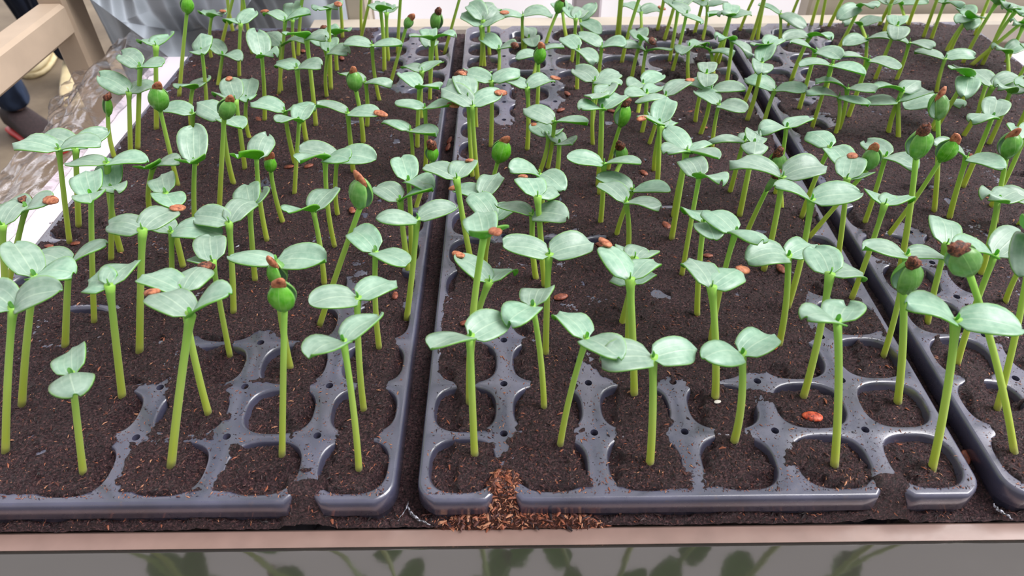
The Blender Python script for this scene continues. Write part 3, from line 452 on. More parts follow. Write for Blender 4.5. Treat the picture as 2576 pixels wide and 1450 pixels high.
class MB:
    def __init__(s): s.V = []; s.F = []
    def box(s, c, d, rot=None, bev=0):
        x, y, z = [q/2 for q in d]; b = len(s.V)
        P = []
        k = min(bev, x*.9, y*.9, z*.9)
        # chamfered box: 24 verts
        if k <= 0:
            P = [Vector((i*x, j*y, l*z)) for l in (-1, 1) for j in (-1, 1) for i in (-1, 1)]
            F = [(0, 2, 3, 1), (4, 5, 7, 6), (0, 1, 5, 4), (2, 6, 7, 3), (0, 4, 6, 2), (1, 3, 7, 5)]
        else:
            idx = {}
            for ax in range(3):
                for i in (-1, 1):
                    for j in (-1, 1):
                        for l in (-1, 1):
                            q = [i*(x-k), j*(y-k), l*(z-k)]; q[ax] = (i*x, j*y, l*z)[ax]
                            idx[(ax, i, j, l)] = len(P); P.append(Vector(q))
            F = []
            g = lambda a_, *q: idx[(a_,)+q]
            for i in (-1, 1):
                F.append([g(0, i, -1, -1), g(0, i, 1, -1), g(0, i, 1, 1), g(0, i, -1, 1)][::i])
                F.append([g(1, -1, i, -1), g(1, 1, i, -1), g(1, 1, i, 1), g(1, -1, i, 1)][::-i])
                F.append([g(2, -1, -1, i), g(2, 1, -1, i), g(2, 1, 1, i), g(2, -1, 1, i)][::i])
                for j in (-1, 1):
                    F.append([g(0, i, j, -1), g(0, i, j, 1), g(1, i, j, 1), g(1, i, j, -1)])
                    F.append([g(0, i, -1, j), g(0, i, 1, j), g(2, i, 1, j), g(2, i, -1, j)])
                    F.append([g(1, -1, i, j), g(1, 1, i, j), g(2, 1, i, j), g(2, -1, i, j)])
                    for l in (-1, 1): F.append([g(0, i, j, l), g(1, i, j, l), g(2, i, j, l)])
        for p in P: s.V.append((rot @ p if rot else p)+Vector(c))
        s.F += [[q+b for q in f] for f in F]; return s
    def build(s, name, mat, parent=None, smooth=False):
        o = mesh_obj(name, s.V, s.F, mat, parent, smooth=smooth)
        import bmesh
        bm = bmesh.new(); bm.from_mesh(o.data); bmesh.ops.recalc_face_normals(bm, faces=bm.faces); bm.to_mesh(o.data); bm.free()
        return o

_rs = np.random.RandomState(7)
_lat = _rs.rand(256, 256)
def vnoise(x, y, s):
    X = x*s; Y = y*s; xi = np.floor(X).astype(int); yi = np.floor(Y).astype(int); fx = X-xi; fy = Y-yi
    fx = fx*fx*(3-2*fx); fy = fy*fy*(3-2*fy); g = lambda a_, b_: _lat[a_ & 255, b_ & 255]
    return (g(xi, yi)*(1-fx)+g(xi+1, yi)*fx)*(1-fy)+(g(xi, yi+1)*(1-fx)+g(xi+1, yi+1)*fx)*fy
def fbm(x, y, s, o=4, g=.5):
    r = 0; a_ = 1; t = 0
    for i in range(o): r = r+a_*vnoise(x+i*3.7, y-i*1.3, s); t += a_; a_ *= g; s *= 2.1
    return r/t
def heightfield(name, x0, x1, y0, y1, step, hf, mat, mask=None, floor=None):
    nx = int((x1-x0)/step)+1; ny = int((y1-y0)/step)+1
    X, Y = np.meshgrid(np.linspace(x0, x1, nx), np.linspace(y0, y1, ny)); Z = hf(X, Y)
    V = np.stack([X.ravel(), Y.ravel(), Z.ravel()], 1)
    i = np.arange(nx-1)[None, :]+np.arange(ny-1)[:, None]*nx
    Fq = np.stack([i, i+1, i+nx+1, i+nx], -1).reshape(-1, 4)
    if mask is not None:
        k = mask(X, Y).ravel(); Fq = Fq[k[Fq].all(1)]
        u, inv = np.unique(Fq, return_inverse=True); V = V[u]; Fq = inv.reshape(-1, 4)
    me = bpy.data.meshes.new(name); me.vertices.add(len(V)); me.vertices.foreach_set('co', V.ravel())
    me.loops.add(len(Fq)*4); me.loops.foreach_set('vertex_index', Fq.ravel().astype(np.int32))
    me.polygons.add(len(Fq)); me.polygons.foreach_set('loop_start', np.arange(0, len(Fq)*4, 4, dtype=np.int32))
    me.polygons.foreach_set('use_smooth', [True]*len(Fq)); me.update(calc_edges=True); me.materials.append(mat)
    o = bpy.data.objects.new(name, me); COL.objects.link(o); return o

# ------------------------------------------------------------------ setting: floor, greenhouse sheet wall
FLOOR = -.8
a = NT('concrete_floor'); n = a.noise(3, 6, .65); n2 = a.noise(40, 4)
a.set(base=a.ramp(n, [(.3, lin(84, 70, 54)), (.55, lin(112, 98, 80)), (.8, lin(140, 126, 106))]), rough=.7, normal=a.bump(n2, .3, .003))
tag(MB().box((0, 2.5, FLOOR-.05), (9, 8, .1)).build('floor', a.m), kind='structure')
a = NT('white_greenhouse_film'); n = a.noise(5, 4)
a.set(base=a.ramp(n, [(.3, lin(238, 232, 240)), (.7, lin(250, 247, 252))]), rough=.5)
tr = a.n('BsdfTranslucent'); tr.inputs[0].default_value = (.95, .93, .96, 1); mx = a.n('MixShader'); mx.inputs[0].default_value = .65
a.l(a.p.outputs[0], mx.inputs[1]); a.l(tr.outputs[0], mx.inputs[2]); a.l(mx.outputs[0], a.o.inputs[0])
V = []; Fc = []; nx = 90
for j, z in enumerate(np.linspace(FLOOR, 1.0, 24)):
    for i in range(nx):
        x = -.185+i*3.2/(nx-1); V.append((x, 1.05+.012*math.sin(x*23+z*3)+.006*math.sin(x*71), z))
for j in range(23):
    for i in range(nx-1): q = j*nx+i; Fc.append((q, q+1, q+nx+1, q+nx))
o = mesh_obj('wall_back', V, Fc, a.m); tag(o, kind='structure')

# ------------------------------------------------------------------ growing bench
M['bench'] = plain('white_bench_top', lin(222, 214, 224), .35, scale=8, var=.05, spec=.6)
M['rail'] = plain('beige_painted_rail', lin(190, 180, 166), .55, .1, scale=25, var=.08)
M['edge'] = plain('pinkish_wooden_edge', lin(142, 116, 108), .3, .15, scale=60, var=.1, spec=.8)
TZ = -.0485
bench = empty('growing_bench', (.25, .3, FLOOR))
tag(bench, 'white topped growing bench with a pinkish beige front edge, under the seedling trays', 'bench')
def bpart(name, c, d, mat, bev=.001):
    return MB().box(Vector(c)-bench.location, d, bev=bev).build(name, mat, bench)
bpart('bench_top', (.3065, .3045, TZ-.01), (1.337, .623, .02), M['bench'])
bpart('front_edge', (.3065, -.0127, -.0350), (1.337, .0112, .030), M['edge'], .0015)
bpart('outer_rail', (.3065, -.085, -.0455), (1.337, .02, .05), M['rail'], .003)
for x in (-.33, .94):
    for y in (.03, .58): bpart('leg', (x, y, (FLOOR+TZ-.02)/2), (.04, .04, TZ-.02-FLOOR), M['rail'])
bpart('back_rail', (.3965, .636, -.032), (1.157, .03, .026), M['rail'], .003)
bpart('back_board', (.72, .675, -.04), (.62, .03, .085), M['rail'], .003)
bpart('back_post', (.147, .685, -.25), (.034, .03, .62), plain('grey_lilac_post', lin(196, 186, 196), .5, scale=20, var=.05), .003)
bpart('side_post', (-.128, .665, -.25), (.026, .026, .62), M['rail'], .003)

# ------------------------------------------------------------------ clear films
def film_mat(name, gloss, tint, rough=.06, bs=60, bstr=.6):
    a = NT(name); n = a.noise(bs, 5, .6); nb = a.bump(n, bstr, .0022)
    g = a.n('BsdfGlossy'); g.inputs['Roughness'].default_value = rough; g.inputs['Color'].default_value = (1, 1, 1, 1); a.l(nb, g.inputs['Normal'])
    t = a.n('BsdfTransparent'); t.inputs[0].default_value = tint
    fr = a.n('Fresnel'); fr.inputs[0].default_value = gloss; a.l(nb, fr.inputs['Normal'])
    mx = a.n('MixShader'); a.l(a.math('MULTIPLY', fr.outputs[0], .7), mx.inputs[0]); a.l(t.outputs[0], mx.inputs[1]); a.l(g.outputs[0], mx.inputs[2]); a.l(mx.outputs[0], a.o.inputs[0]); return a.m
V = []; Fc = []; nu, nv = 120, 70
for i in range(nu):
    s = i/(nu-1); y = .20+.405*s
    for j in range(nv):
        t = j/(nv-1)
        wide = .03+.075*s**1.2+.008*math.sin(s*17)
        xx = -.345-t*(wide+.015)
        over = max(0, -.362-xx)
        n = mnoise.noise(Vector((xx*38, y*16, 2)))+.5*mnoise.noise(Vector((xx*90, y*55, 5)))
        n = abs(n)
        fold = max(0, math.sin((xx*60+y*38)+3*n))**6*.004*s
        z = TZ+.0035+fold+n*(.003+.014*t*s)-over*.25+(.030*s**1.5*math.sin(min(1, t*1.3)*3.14))
        V.append((xx, y, max(z, TZ+.002) if xx > -.364 else z)) 
for i in range(nu-1):
    for j in range(nv-1): q = i*nv+j; Fc.append((q, q+nv, q+nv+1, q+1))
o = mesh_obj('plastic_film', V, Fc, film_mat('crumpled_clear_film', 1.22, (.985, .97, .98, 1), .12, 110, .35))
tag(o, 'crumpled clear plastic film lying over the left edge of the bench', 'plastic film')
o.modifiers.new('thickness', 'SOLIDIFY').thickness = .0002
# film pulled smooth over the front of the bench: catches the mirror image of the seedlings
V = []; Fc = []; prof = [(-.0172, -.0199), (-.0190, -.0198), (-.022, -.0197), (-.028, -.0195), (-.036, -.0192), (-.046, -.0188), (-.06, -.0182), (-.075, -.0176), (-.09, -.0170), (-.097, -.019), (-.099, -.03), (-.0995, -.07), (-.0995, -.14)]
nx = 420
for j, (y, z) in enumerate(prof):
    for i in range(nx):
        x = -.37+i*1.35/(nx-1); k = min(1, j/4)
        wr = .00030*k*mnoise.noise(Vector((x*22, y*30, 1)))+.00012*k*mnoise.noise(Vector((x*75, y*90, 4)))
        V.append((x, y, z+wr))
for j in range(len(prof)-1):
    for i in range(nx-1): q = j*nx+i; Fc.append((q, q+1, q+nx+1, q+nx))
a = NT('glossy_front_film'); n = a.noise(25, 4, .5)
a.set(base=lin(88, 83, 79), metal=.6, rough=.07, spec=1, normal=a.bump(n, .08, .002)); a.p.inputs['IOR'].default_value = 1.9
o = mesh_obj('front_film', V, Fc, a.m)
tag(o, 'glossy plastic film drawn down over the front edge of the bench, mirroring the seedlings', 'plastic film')
o.modifiers.new('thickness', 'SOLIDIFY').thickness = .0004
# water drops on the films
drop_m = NT('water_drop').set(base=(1, 1, 1, 1), rough=.02, trans=1.0, ior=1.33)
def drop(x, y, z, r, label):
    V = []; Fc = []; n = 12; rings = 5
    for k in range(rings):
        th = k/(rings-1)*math.pi/2
        for i in range(n): a_ = i/n*2*math.pi; V.append((r*math.cos(th)*math.cos(a_), r*math.cos(th)*math.sin(a_), r*.5*math.sin(th)))
    for k in range(rings-1):
        for i in range(n): Fc.append((k*n+i, k*n+(i+1) % n, (k+1)*n+(i+1) % n, (k+1)*n+i))
    Fc.append(list(range(n))[::-1])
    o = mesh_obj('water_drop', V, Fc, drop_m); o.location = (x, y, z)
    tag(o, label, 'water drop', 'water drops on the plastic film')
rng = random.Random(11)
dpos = []
for k in range(8):
    y = .23+.3*rng.random(); x = -.31-.035*rng.random()
    if x < -.345 : x = -.34
    dpos.append((y, x))
for k, (y, x) in enumerate(sorted(dpos)):
    drop(x, y, TZ+.0001, rng.uniform(.0008, .002), 'small clear water drop on the white strip by left tray, %s from the front' % ('nearest', 'second', 'third', 'fourth', 'fifth', 'sixth', 'seventh', 'farthest')[k])

# ------------------------------------------------------------------ trays
PX, PY = .046, .033
TX = (-.27876, 0.0, .27876)
XL, XR, YF, YB = .0062, .2712, -.0036, .5735
RC = .010
NOTCH = (PX, 5*PX)
def front_in(x):
    d = 0
    for c in NOTCH:
        s = abs(x-c)/.0088
        if s < 1: d = max(d, .0105*math.cos(math.pi/2*s)**1.6)
    return d
def cell_rect(c, r):
    return (XL if c == 0 else c*PX, XR if c == 5 else (c+1)*PX, YF if r == 0 else r*PY, YB if r == 16 else (r+1)*PY)
def cell_shape(c, r):
    cx = (c+.5)*PX; cy = (r+.5)*PY; a_ = .0178; b_ = .0146
    if c == 0: cx = .0257; a_ = .0160
    if c == 5: cx = .2512; a_ = .0168
    if r == 0: cy = .0148; b_ = .0152
    if r == 16: cy = 16.5*PY+.0005
    return cx, cy, a_, b_
HR = .0020
def cell_outline(c, r):
    x0, x1, y0, y1 = cell_rect(c, r); pts = []
    corners = [(x0, y0, -1, -1), (x1, y0, 1, -1), (x1, y1, 1, 1), (x0, y1, -1, 1)]
    dirs = [((0, 1), (1, 0)), ((-1, 0), (0, 1)), ((0, -1), (-1, 0)), ((1, 0), (0, -1))]
    ns = 10
    for k in range(4):
        cx, cy, sx, sy = corners[k]
        hole = not ((sx < 0 and c == 0) or (sx > 0 and c == 5) or (sy < 0 and r == 0) or (sy > 0 and r == 16))
        outer = ((sx < 0 and c == 0) or (sx > 0 and c == 5)) and ((sy < 0 and r == 0) or (sy > 0 and r == 16))
        d0, d1 = dirs[k]                      # from corner: along previous side, along next side
        if hole:
            for q in range(5):
                t = q/4*math.pi/2; vx = d0[0]*math.cos(t)+d1[0]*math.sin(t); vy = d0[1]*math.cos(t)+d1[1]*math.sin(t)
                pts.append((cx+HR*vx, cy+HR*vy))
            s0 = HR
        elif outer:
            ox, oy = cx-sx*RC, cy-sy*RC
            for q in range(7):
                t = q/6*math.pi/2
                vx = -(d1[0]*math.cos(t)+d0[0]*math.sin(t)); vy = -(d1[1]*math.cos(t)+d0[1]*math.sin(t))
                pts.append((ox+RC*vx, oy+RC*vy))
            s0 = RC
        else: pts.append((cx, cy)); s0 = 0
        nx_, ny_, nsx, nsy = corners[(k+1) % 4]
        h2 = not ((nsx < 0 and c == 0) or (nsx > 0 and c == 5) or (nsy < 0 and r == 0) or (nsy > 0 and r == 16))
        o2 = ((nsx < 0 and c == 0) or (nsx > 0 and c == 5)) and ((nsy < 0 and r == 0) or (nsy > 0 and r == 16))
        s1 = HR if h2 else (RC if o2 else 0)
        L = math.hypot(nx_-cx, ny_-cy)
        for q in range(1, ns):
            s = s0+(L-s0-s1)*q/ns; pts.append((cx+d1[0]*s, cy+d1[1]*s))
    res = []
    for x, y in pts:
        if r == 0 and (y < YF+.0005 or (front_in(x) > 0 and y < YF+front_in(x))): y = YF+front_in(x)
        if r == 16 and (y > YB-.0005 or (front_in(x) > 0 and y > YB-front_in(x))): y = YB-front_in(x)
        res.append((x, y))
    return res
def perimeter():
    P = []
    def add(cells, side):
        for c, r in cells:
            for x, y in cell_outline(c, r):
                ok = {'f': y < YF+.012 and r == 0 and (y < YF+front_in(x)+.0001 or ((x < XL+RC or x > XR-RC) and y < YF+RC)),
                      'r': x > XR-.0001 and YF+RC-.0001 <= y <= YB-RC+.0001, 'b': y > YB-.012 and r == 16 and (y > YB-front_in(x)-.0001 or ((x < XL+RC or x > XR-RC) and y > YB-RC)),
                      'l': x < XL+.0001 and YF+RC-.0001 <= y <= YB-RC+.0001}[side]
                if ok: Q.append((x, y))
    out = []
    for side, cells, key in (('f', [(c, 0) for c in range(6)], lambda p: p[0]), ('r', [(5, r) for r in range(17)], lambda p: p[1]),
                             ('b', [(c, 16) for c in range(6)], lambda p: -p[0]), ('l', [(0, r) for r in range(17)], lambda p: -p[1])):
        Q = []; add(cells, side)
        if side in 'fb':
            mid = [q for q in Q if XL+RC-1e-6 <= q[0] <= XR-RC+1e-6]
            lo = [q for q in Q if q[0] < XL+RC-1e-6]; hi = [q for q in Q if q[0] > XR-RC+1e-6]
            ky = (lambda p: -p[1]) if side == 'f' else (lambda p: p[1])
            # order around the corner by angle
            if side == 'f':
                lo.sort(key=lambda p: math.atan2(p[1]-(YF+RC), p[0]-(XL+RC)) % (2*math.pi)); mid.sort(key=lambda p: p[0]); hi.sort(key=lambda p: math.atan2(p[1]-(YF+RC), p[0]-(XR-RC)))
                Q = lo+mid+hi
            else:
                hi.sort(key=lambda p: math.atan2(p[1]-(YB-RC), p[0]-(XR-RC))); mid.sort(key=lambda p: -p[0]); lo.sort(key=lambda p: math.atan2(p[1]-(YB-RC), p[0]-(XL+RC)))
                Q = hi+mid+lo
        else: Q.sort(key=key)
        out += Q
    P = []
    for q in out:
        if not P or math.hypot(q[0]-P[-1][0], q[1]-P[-1][1]) > 2e-4: P.append(q)
    return P
def superell(ang, a_, b_, n=2.75):
    c_, s_ = math.cos(ang), math.sin(ang)
    k = (abs(c_/a_)**n+abs(s_/b_)**n)**(-1/n); return k*c_, k*s_
def build_tray_mesh():
    V = []; Fc = []
    for c in range(6):
        for r in range(17):
            cx, cy, a_, b_ = cell_shape(c, r); O = cell_outline(c, r); n = len(O); b0 = len(V)
            rings = [[(x, y, 0) for x, y in O]]
            A = [math.atan2((y-cy)/b_, (x-cx)/a_) for x, y in O]
            A = [math.atan2(math.sin(t)*b_, math.cos(t)*a_) for t in A]
            for ds, z in ((.0012, 0), (.0005, -.0002), (0, -.0009), (-.0004, -.002), (-.003, -.018)):
                rings.append([(cx+superell(t, a_+ds, b_+ds)[0], cy+superell(t, a_+ds, b_+ds)[1], z) for t in A])
            for q in rings: V += q
            for k in range(len(rings)-1):
                for i in range(n): j = (i+1) % n; Fc.append((b0+k*n+i, b0+k*n+j, b0+(k+1)*n+j, b0+(k+1)*n+i))
    # drain holes between the cells
    for c in range(1, 6):
        for r in range(1, 17):
            b0 = len(V); n = 16
            for k, (rr, z) in enumerate(((HR, 0), (HR*.93, -.0006), (HR*.8, -.006))):
                for i in range(n): t = i/n*2*math.pi; V.append((c*PX+rr*math.cos(t), r*PY+rr*math.sin(t), z))
            for k in range(2):
                for i in range(n): j = (i+1) % n; Fc.append((b0+k*n+j, b0+k*n+i, b0+(k+1)*n+i, b0+(k+1)*n+j))
    # skirt
    P = perimeter(); n = len(P); N = []
    for i in range(n):
        ax, ay = P[i-1]; bx_, by_ = P[(i+1) % n]; dx, dy = bx_-ax, by_-ay; l = math.hypot(dx, dy) or 1
        N.append((dy/l, -dx/l))
    b0 = len(V); prof = [(0, 0), (.0008, -.0003), (.0014, -.0011), (.0017, -.0024), (.0020, -.0112), (.0008, -.0120), (-.0005, -.0200), (-.0045, -.0465)]
    for d, z in prof:
        for (x, y), (ux, uy) in zip(P, N): V.append((x+ux*d, y+uy*d, z))
    for k in range(len(prof)-1):
        for i in range(n): j = (i+1) % n; Fc.append((b0+k*n+i, b0+(k+1)*n+i, b0+(k+1)*n+j, b0+k*n+j))
    return V, Fc
V, Fc = build_tray_mesh()
tray0 = mesh_obj('seedling_tray', V, Fc, M['plastic'])
tray0.location = (TX[0], 0, 0)
trays = [tray0]
for k in (1, 2):
    c_ = tray0.copy(); COL.objects.link(c_); c_.location = (TX[k], 0, 0); trays.append(c_)
for t, l in zip(trays, ('black plastic cell tray, leftmost of the three trays, next to the white strip', 'black plastic cell tray in the middle, all its front row cells in view', 'black plastic cell tray cut by the right edge of the photo')):
    tag(t, l, 'seedling tray', 'black cell trays on the bench')

# ------------------------------------------------------------------ potting soil, one loose body per tray
def soil_fn(tx):
    def hf(X, Y):
        gx = X+tx
        m_ = np.full(X.shape, 1.0)
        nz = fbm(gx+5, Y+5, 95, 4, .6)-.5; nz2 = fbm(gx+9, Y+2, 28, 3)-.5
        ex = np.zeros(X.shape)
        for (ex_, ey, rx, ry) in EXPOSED:
            d = np.sqrt(((gx-ex_)/max(rx, .003))**2+((Y-ey)/max(ry, .003))**2)
            ex = np.maximum(ex, np.clip(1.55-d, 0, 1.4))
        m_ = 1-np.clip((ex-.34+nz*1.5+nz2*.3)*3.0, 0, 1)
        # thinly covered front row: cells stay lower than the rim
        cellw = np.clip((PY*1.02-Y)/.006, 0, 1)*.0
        m_ = np.minimum(m_, 1-cellw)
        # edge of the tray
        ed = np.minimum(np.minimum(X-XL, XR-X), YB-Y); fy = Y-YF
        m_ = m_*np.clip((ed-.0005)/.002+nz*1.5, 0, 1)*np.clip((fy-.0015)/.003+nz*2, 0, 1)
        for c in NOTCH: m_ = m_*np.clip((np.sqrt(((X-c)/.011)**2+((Y-YF)/.013)**2)-.95)*5, 0, 1)
        h = -.0048+m_*.0057
        # cells sit a touch lower even where soil buries the webs
        u = (X/PX) % 1-.5; v = (Y/PY) % 1-.5
        inside = np.clip(1.0-((np.abs(u)/.42)**3+(np.abs(v)/.45)**3), 0, 1)
        h = h-inside*m_*.0014
        return h+(fbm(gx, Y, 60, 3)-.5)*.0022+(fbm(gx, Y, 420, 3, .7)-.5)*.0022+(vnoise(gx, Y, 1500)-.5)*.0007
    return hf
def soil_mask(X, Y):
    fin = np.zeros(X.shape)
    for c in NOTCH:
        s = np.clip(np.abs(X-c)/.0088, 0, 1); fin = np.maximum(fin, .0105*np.cos(math.pi/2*s)**1.6*(s < 1))
    k = (X > XL+.0008) & (X < XR-.0008) & (Y > YF+fin+.0008) & (Y < YB-fin-.0008)
    for cx, cy in ((XL+RC, YF+RC), (XR-RC, YF+RC), (XL+RC, YB-RC), (XR-RC, YB-RC)):
        c_ = (np.sign(cx-.14)*(X-cx) > 0) & (np.sign(cy-.25)*(Y-cy) > 0)
        k &= ~(c_ & (np.hypot(X-cx, Y-cy) > RC-.0008))
    return k
soil_h = []
for k, (t, nm) in enumerate(zip(TX, ('left', 'middle', 'right'))):
    hf = soil_fn(t); soil_h.append(hf)
    o = heightfield('potting_soil', XL, XR, YF, YB, .0009, hf, M['soil'], soil_mask); o.location = (t, 0, 0)
    tag(o, 'dark moist potting soil filling and spilling over the cells of the %s tray' % nm, 'soil', 'potting soil in the trays', 'stuff')
def ground_z(x, y):
    for t, hf in zip(TX, soil_h):
        if XL <= x-t <= XR: return float(hf(np.array([[x-t]]), np.array([[y]]))[0, 0])
    return -.014
# soil washed into the gaps between the trays
for x0, nm in ((TX[0]+XR-.001, 'left and middle'), (XR-.001, 'middle and right')):
    x1 = x0+.0155
    def gf(X, Y, x0=x0, x1=x1):
        e = np.clip((Y+.006)/.045, 0, 1)**.7
        return -.0185+e*(.0075+(fbm(X, Y, 40, 3)-.5)*.007)+(fbm(X, Y, 400, 3, .7)-.5)*.003
    o = heightfield('spilled_soil', x0, x1, -.0055, .58, .001, gf, M['soil'])
    tag(o, 'dark soil lying in the gap between the %s trays' % nm, 'soil', 'soil spilled around the trays', 'stuff')
# soil bank along the foot of the trays
def bank(X, Y):
    base = -.0215
    n = fbm(X, Y, 70, 4, .6)
    wall = np.clip((Y+.0085)/.003, 0, 1)
    z = base+wall*(.001+.010*n)
    for c, wd, hh in ((TX[0]+PX, .014, .019), (TX[0]+5*PX, .0145, .0245), (5*PX, .0125, .0245), (TX[2]+PX, .014, .019)):
        g = np.exp(-((X-c)/wd)**4)*np.clip((Y+.0085)/.0085, 0, 1)**.7; z = np.maximum(z, base+g*hh+(n-.5)*.006)
    edge = np.clip((Y+.0125+.004*n)/.001, 0, 1)
    return np.where(Y > .0055, np.minimum(z, -.0012), z)+(fbm(X, Y, 420, 3, .7)-.5)*.002
o = heightfield('spilled_soil', -.29, .56, -.0074, .0108, .0006, bank, M['soil'])
tag(o, 'dark wet soil banked along the foot of the tray fronts', 'soil', 'soil spilled around the trays', 'stuff')
def redpile(X, Y):
    n = fbm(X, Y, 80, 4, .6)
    g = np.exp(-((X-.046)/.0125)**4)*np.clip((Y+.0095)/.0085, 0, 1)*.0255
    g2 = np.clip(1-((X-.055)/.044)**2, 0, 1)**.6*np.clip((Y+.0105)/.004, 0, 1)*.0125
    z = -.0235+np.maximum(g, g2)*(.86+.28*n)
    return z+(fbm(X, Y, 420, 3, .7)-.5)*.004
o = heightfield('spilled_peat', .010, .100, -.0090, .0105, .0005, redpile, M['peat'])
tag(o, 'reddish brown peat heaped in the front notch of the middle tray and down to the bench', 'peat', None, 'stuff')

# loose coir slivers and crumbs, thousands of them
def slivers(name, pts, lmin, lmax, label, seed, weights=(5, 1.6, 7, .9, 6)):
    rg = random.Random(seed); V = []; Fc = []; mi = []
    for (x, y, z) in pts:
        L = rg.uniform(lmin, lmax)*(1.0 if rg.random() < .8 else 1.8); w_ = L*rg.uniform(.12, .4); az = rg.uniform(0, 6.283); el = rg.gauss(0, .25)
        d = Vector((math.cos(az)*math.cos(el), math.sin(az)*math.cos(el), math.sin(el))); s_ = Vector((-math.sin(az), math.cos(az), rg.uniform(-.3, .3))).normalized(); u_ = d.cross(s_)
        c_ = Vector((x, y, z+w_*.4)); b0 = len(V)
        for q in (-1, 0, 1):
            bend = u_*(-.12*L*abs(q))+s_*(rg.uniform(-.1, .1)*L); ww = w_*(1 if q == 0 else .35)
            V += [c_+d*L*.5*q+s_*ww*.5+bend, c_+d*L*.5*q-s_*ww*.5+bend, c_+d*L*.5*q+u_*ww*.4+bend]
        f = []
        for q in (0, 1):
            for e in range(3): f.append((b0+q*3+e, b0+q*3+(e+1) % 3, b0+q*3+3+(e+1) % 3, b0+q*3+3+e))
        f += [(b0, b0+2, b0+1), (b0+6, b0+7, b0+8)]
        k = rg.choices(range(5), weights)[0]
        Fc += f; mi += [k]*len(f)
    o = mesh_obj(name, V, Fc, M['fibre'], mi=mi, smooth=False)
    tag(o, label, 'coir fibres', 'coir fibres on the trays', 'stuff'); return o
for k, (t, nm) in enumerate(zip(TX, ('left', 'middle', 'right'))):
    rs = np.random.RandomState(20+k); n = 26000
    X = rs.uniform(XL+.002, XR-.002, n); Y = YF+.002+(YB-YF-.005)*rs.rand(n)**1.5
    Z = soil_h[k](X[None, :], Y[None, :])[0]
    # on bare web the crumbs lie on the plastic
    cxi = np.clip((X/PX).astype(int), 0, 5); cyi = np.clip((Y/PY).astype(int), 0, 16)
    pts = []; webp = []
    for i in range(n):
        cx, cy, a_, b_ = cell_shape(int(cxi[i]), int(cyi[i]))
        ins = abs((X[i]-cx)/a_)**3.1+abs((Y[i]-cy)/b_)**3.1
        z = Z[i]
        if ins > 1.0:
            if math.hypot((X[i]/PX-round(X[i]/PX))*PX, (Y[i]/PY-round(Y[i]/PY))*PY) < HR+.0004: continue
            if z < 0:
                if rs.rand() < .25: continue
                webp.append((X[i]+t, Y[i], .0001)); continue
        elif ins > .8: continue
        if Y[i] < YF+.002+front_in(X[i])+.001 or Y[i] > YB-.002-front_in(X[i]): continue
        pts.append((X[i]+t, Y[i], z))
    slivers('coir_fibres', pts, .0006, .0021, 'tiny brown coir slivers strewn over the soil of the %s tray' % nm, 40+k)
    slivers('coir_fibres', webp, .0004, .0013, 'fine pale brown crumbs on the bare plastic webs of the %s tray' % nm, 60+k, (4, 4, 3, 3, 1))
rg = random.Random(5); pts = []
for i in range(2600):
    x = rg.uniform(.012, .098); y = rg.uniform(-.0088, .010)
    z = float(redpile(np.array([[x]]), np.array([[y]]))[0, 0])
    if z > -.0205: pts.append((x, y, z))
slivers('coir_fibres', pts, .001, .0035, 'orange brown slivers on the heap in the middle tray front notch', 77, (5, 6, 2, 3, 1))
pts = []
for i in range(2500):
    x = rg.uniform(-.29, .56); y = rg.uniform(-.0068, -.001); z = float(bank(np.array([[x]]), np.array([[y]]))[0, 0]); pts.append((x, y, z))
slivers('coir_fibres', pts, .0008, .0024, 'brown slivers on the soil bank along the tray fronts', 78, (3, 1, 6, .5, 6))

# scraps of black liner film curling up in the gaps between the tray fronts
a = NT('black_film_painted_glints'); n = a.noise(600, 3)
a.set(base=a.ramp(n, [(.45, lin(30, 30, 38)), (.6, lin(190, 190, 205))]), rough=.2, spec=1)  # pale patches are glossy highlights painted into the black film's base colour
for pts_, wd, l in (([(-.0010, .0030), (-.0025, -.0013), (-.0054, -.0060)], .0016, 'shiny scrap of torn black film between left and middle trays, left of the pair'),
                    ([(-.0011, .0004), (.0004, -.0035), (.0042, -.0067), (.0105, -.0085)], .0015, 'shiny scrap of torn black film between left and middle trays, right of the pair'),
                    ([(.2826, -.0016), (.2835, -.0052), (.2895, -.0090)], .0015, 'shiny scrap of torn black film between middle and right trays at the front')):
    V = []; Fc = []; N_ = 14
    for i in range(N_):
        t = i/(N_-1)*(len(pts_)-1); k = min(int(t), len(pts_)-2); f = t-k; x = pts_[k][0]*(1-f)+pts_[k+1][0]*f; y = pts_[k][1]*(1-f)+pts_[k+1][1]*f
        tt = i/(N_-1); w_ = wd*(.35+math.sin(math.pi*tt))*.6; z = -.0135-.002*tt+.0006*math.sin(i*1.9)
        V += [(x, y, z), (x+w_*.8, y+w_*.5, z+w_*.9+.0002*math.sin(i*3.1))]
    for i in range(N_-1): Fc.append((2*i, 2*i+2, 2*i+3, 2*i+1))
    o = mesh_obj('film_scrap', V, Fc, a.m); tag(o, l, 'film scrap'); o.modifiers.new('t', 'SOLIDIFY').thickness = .0003

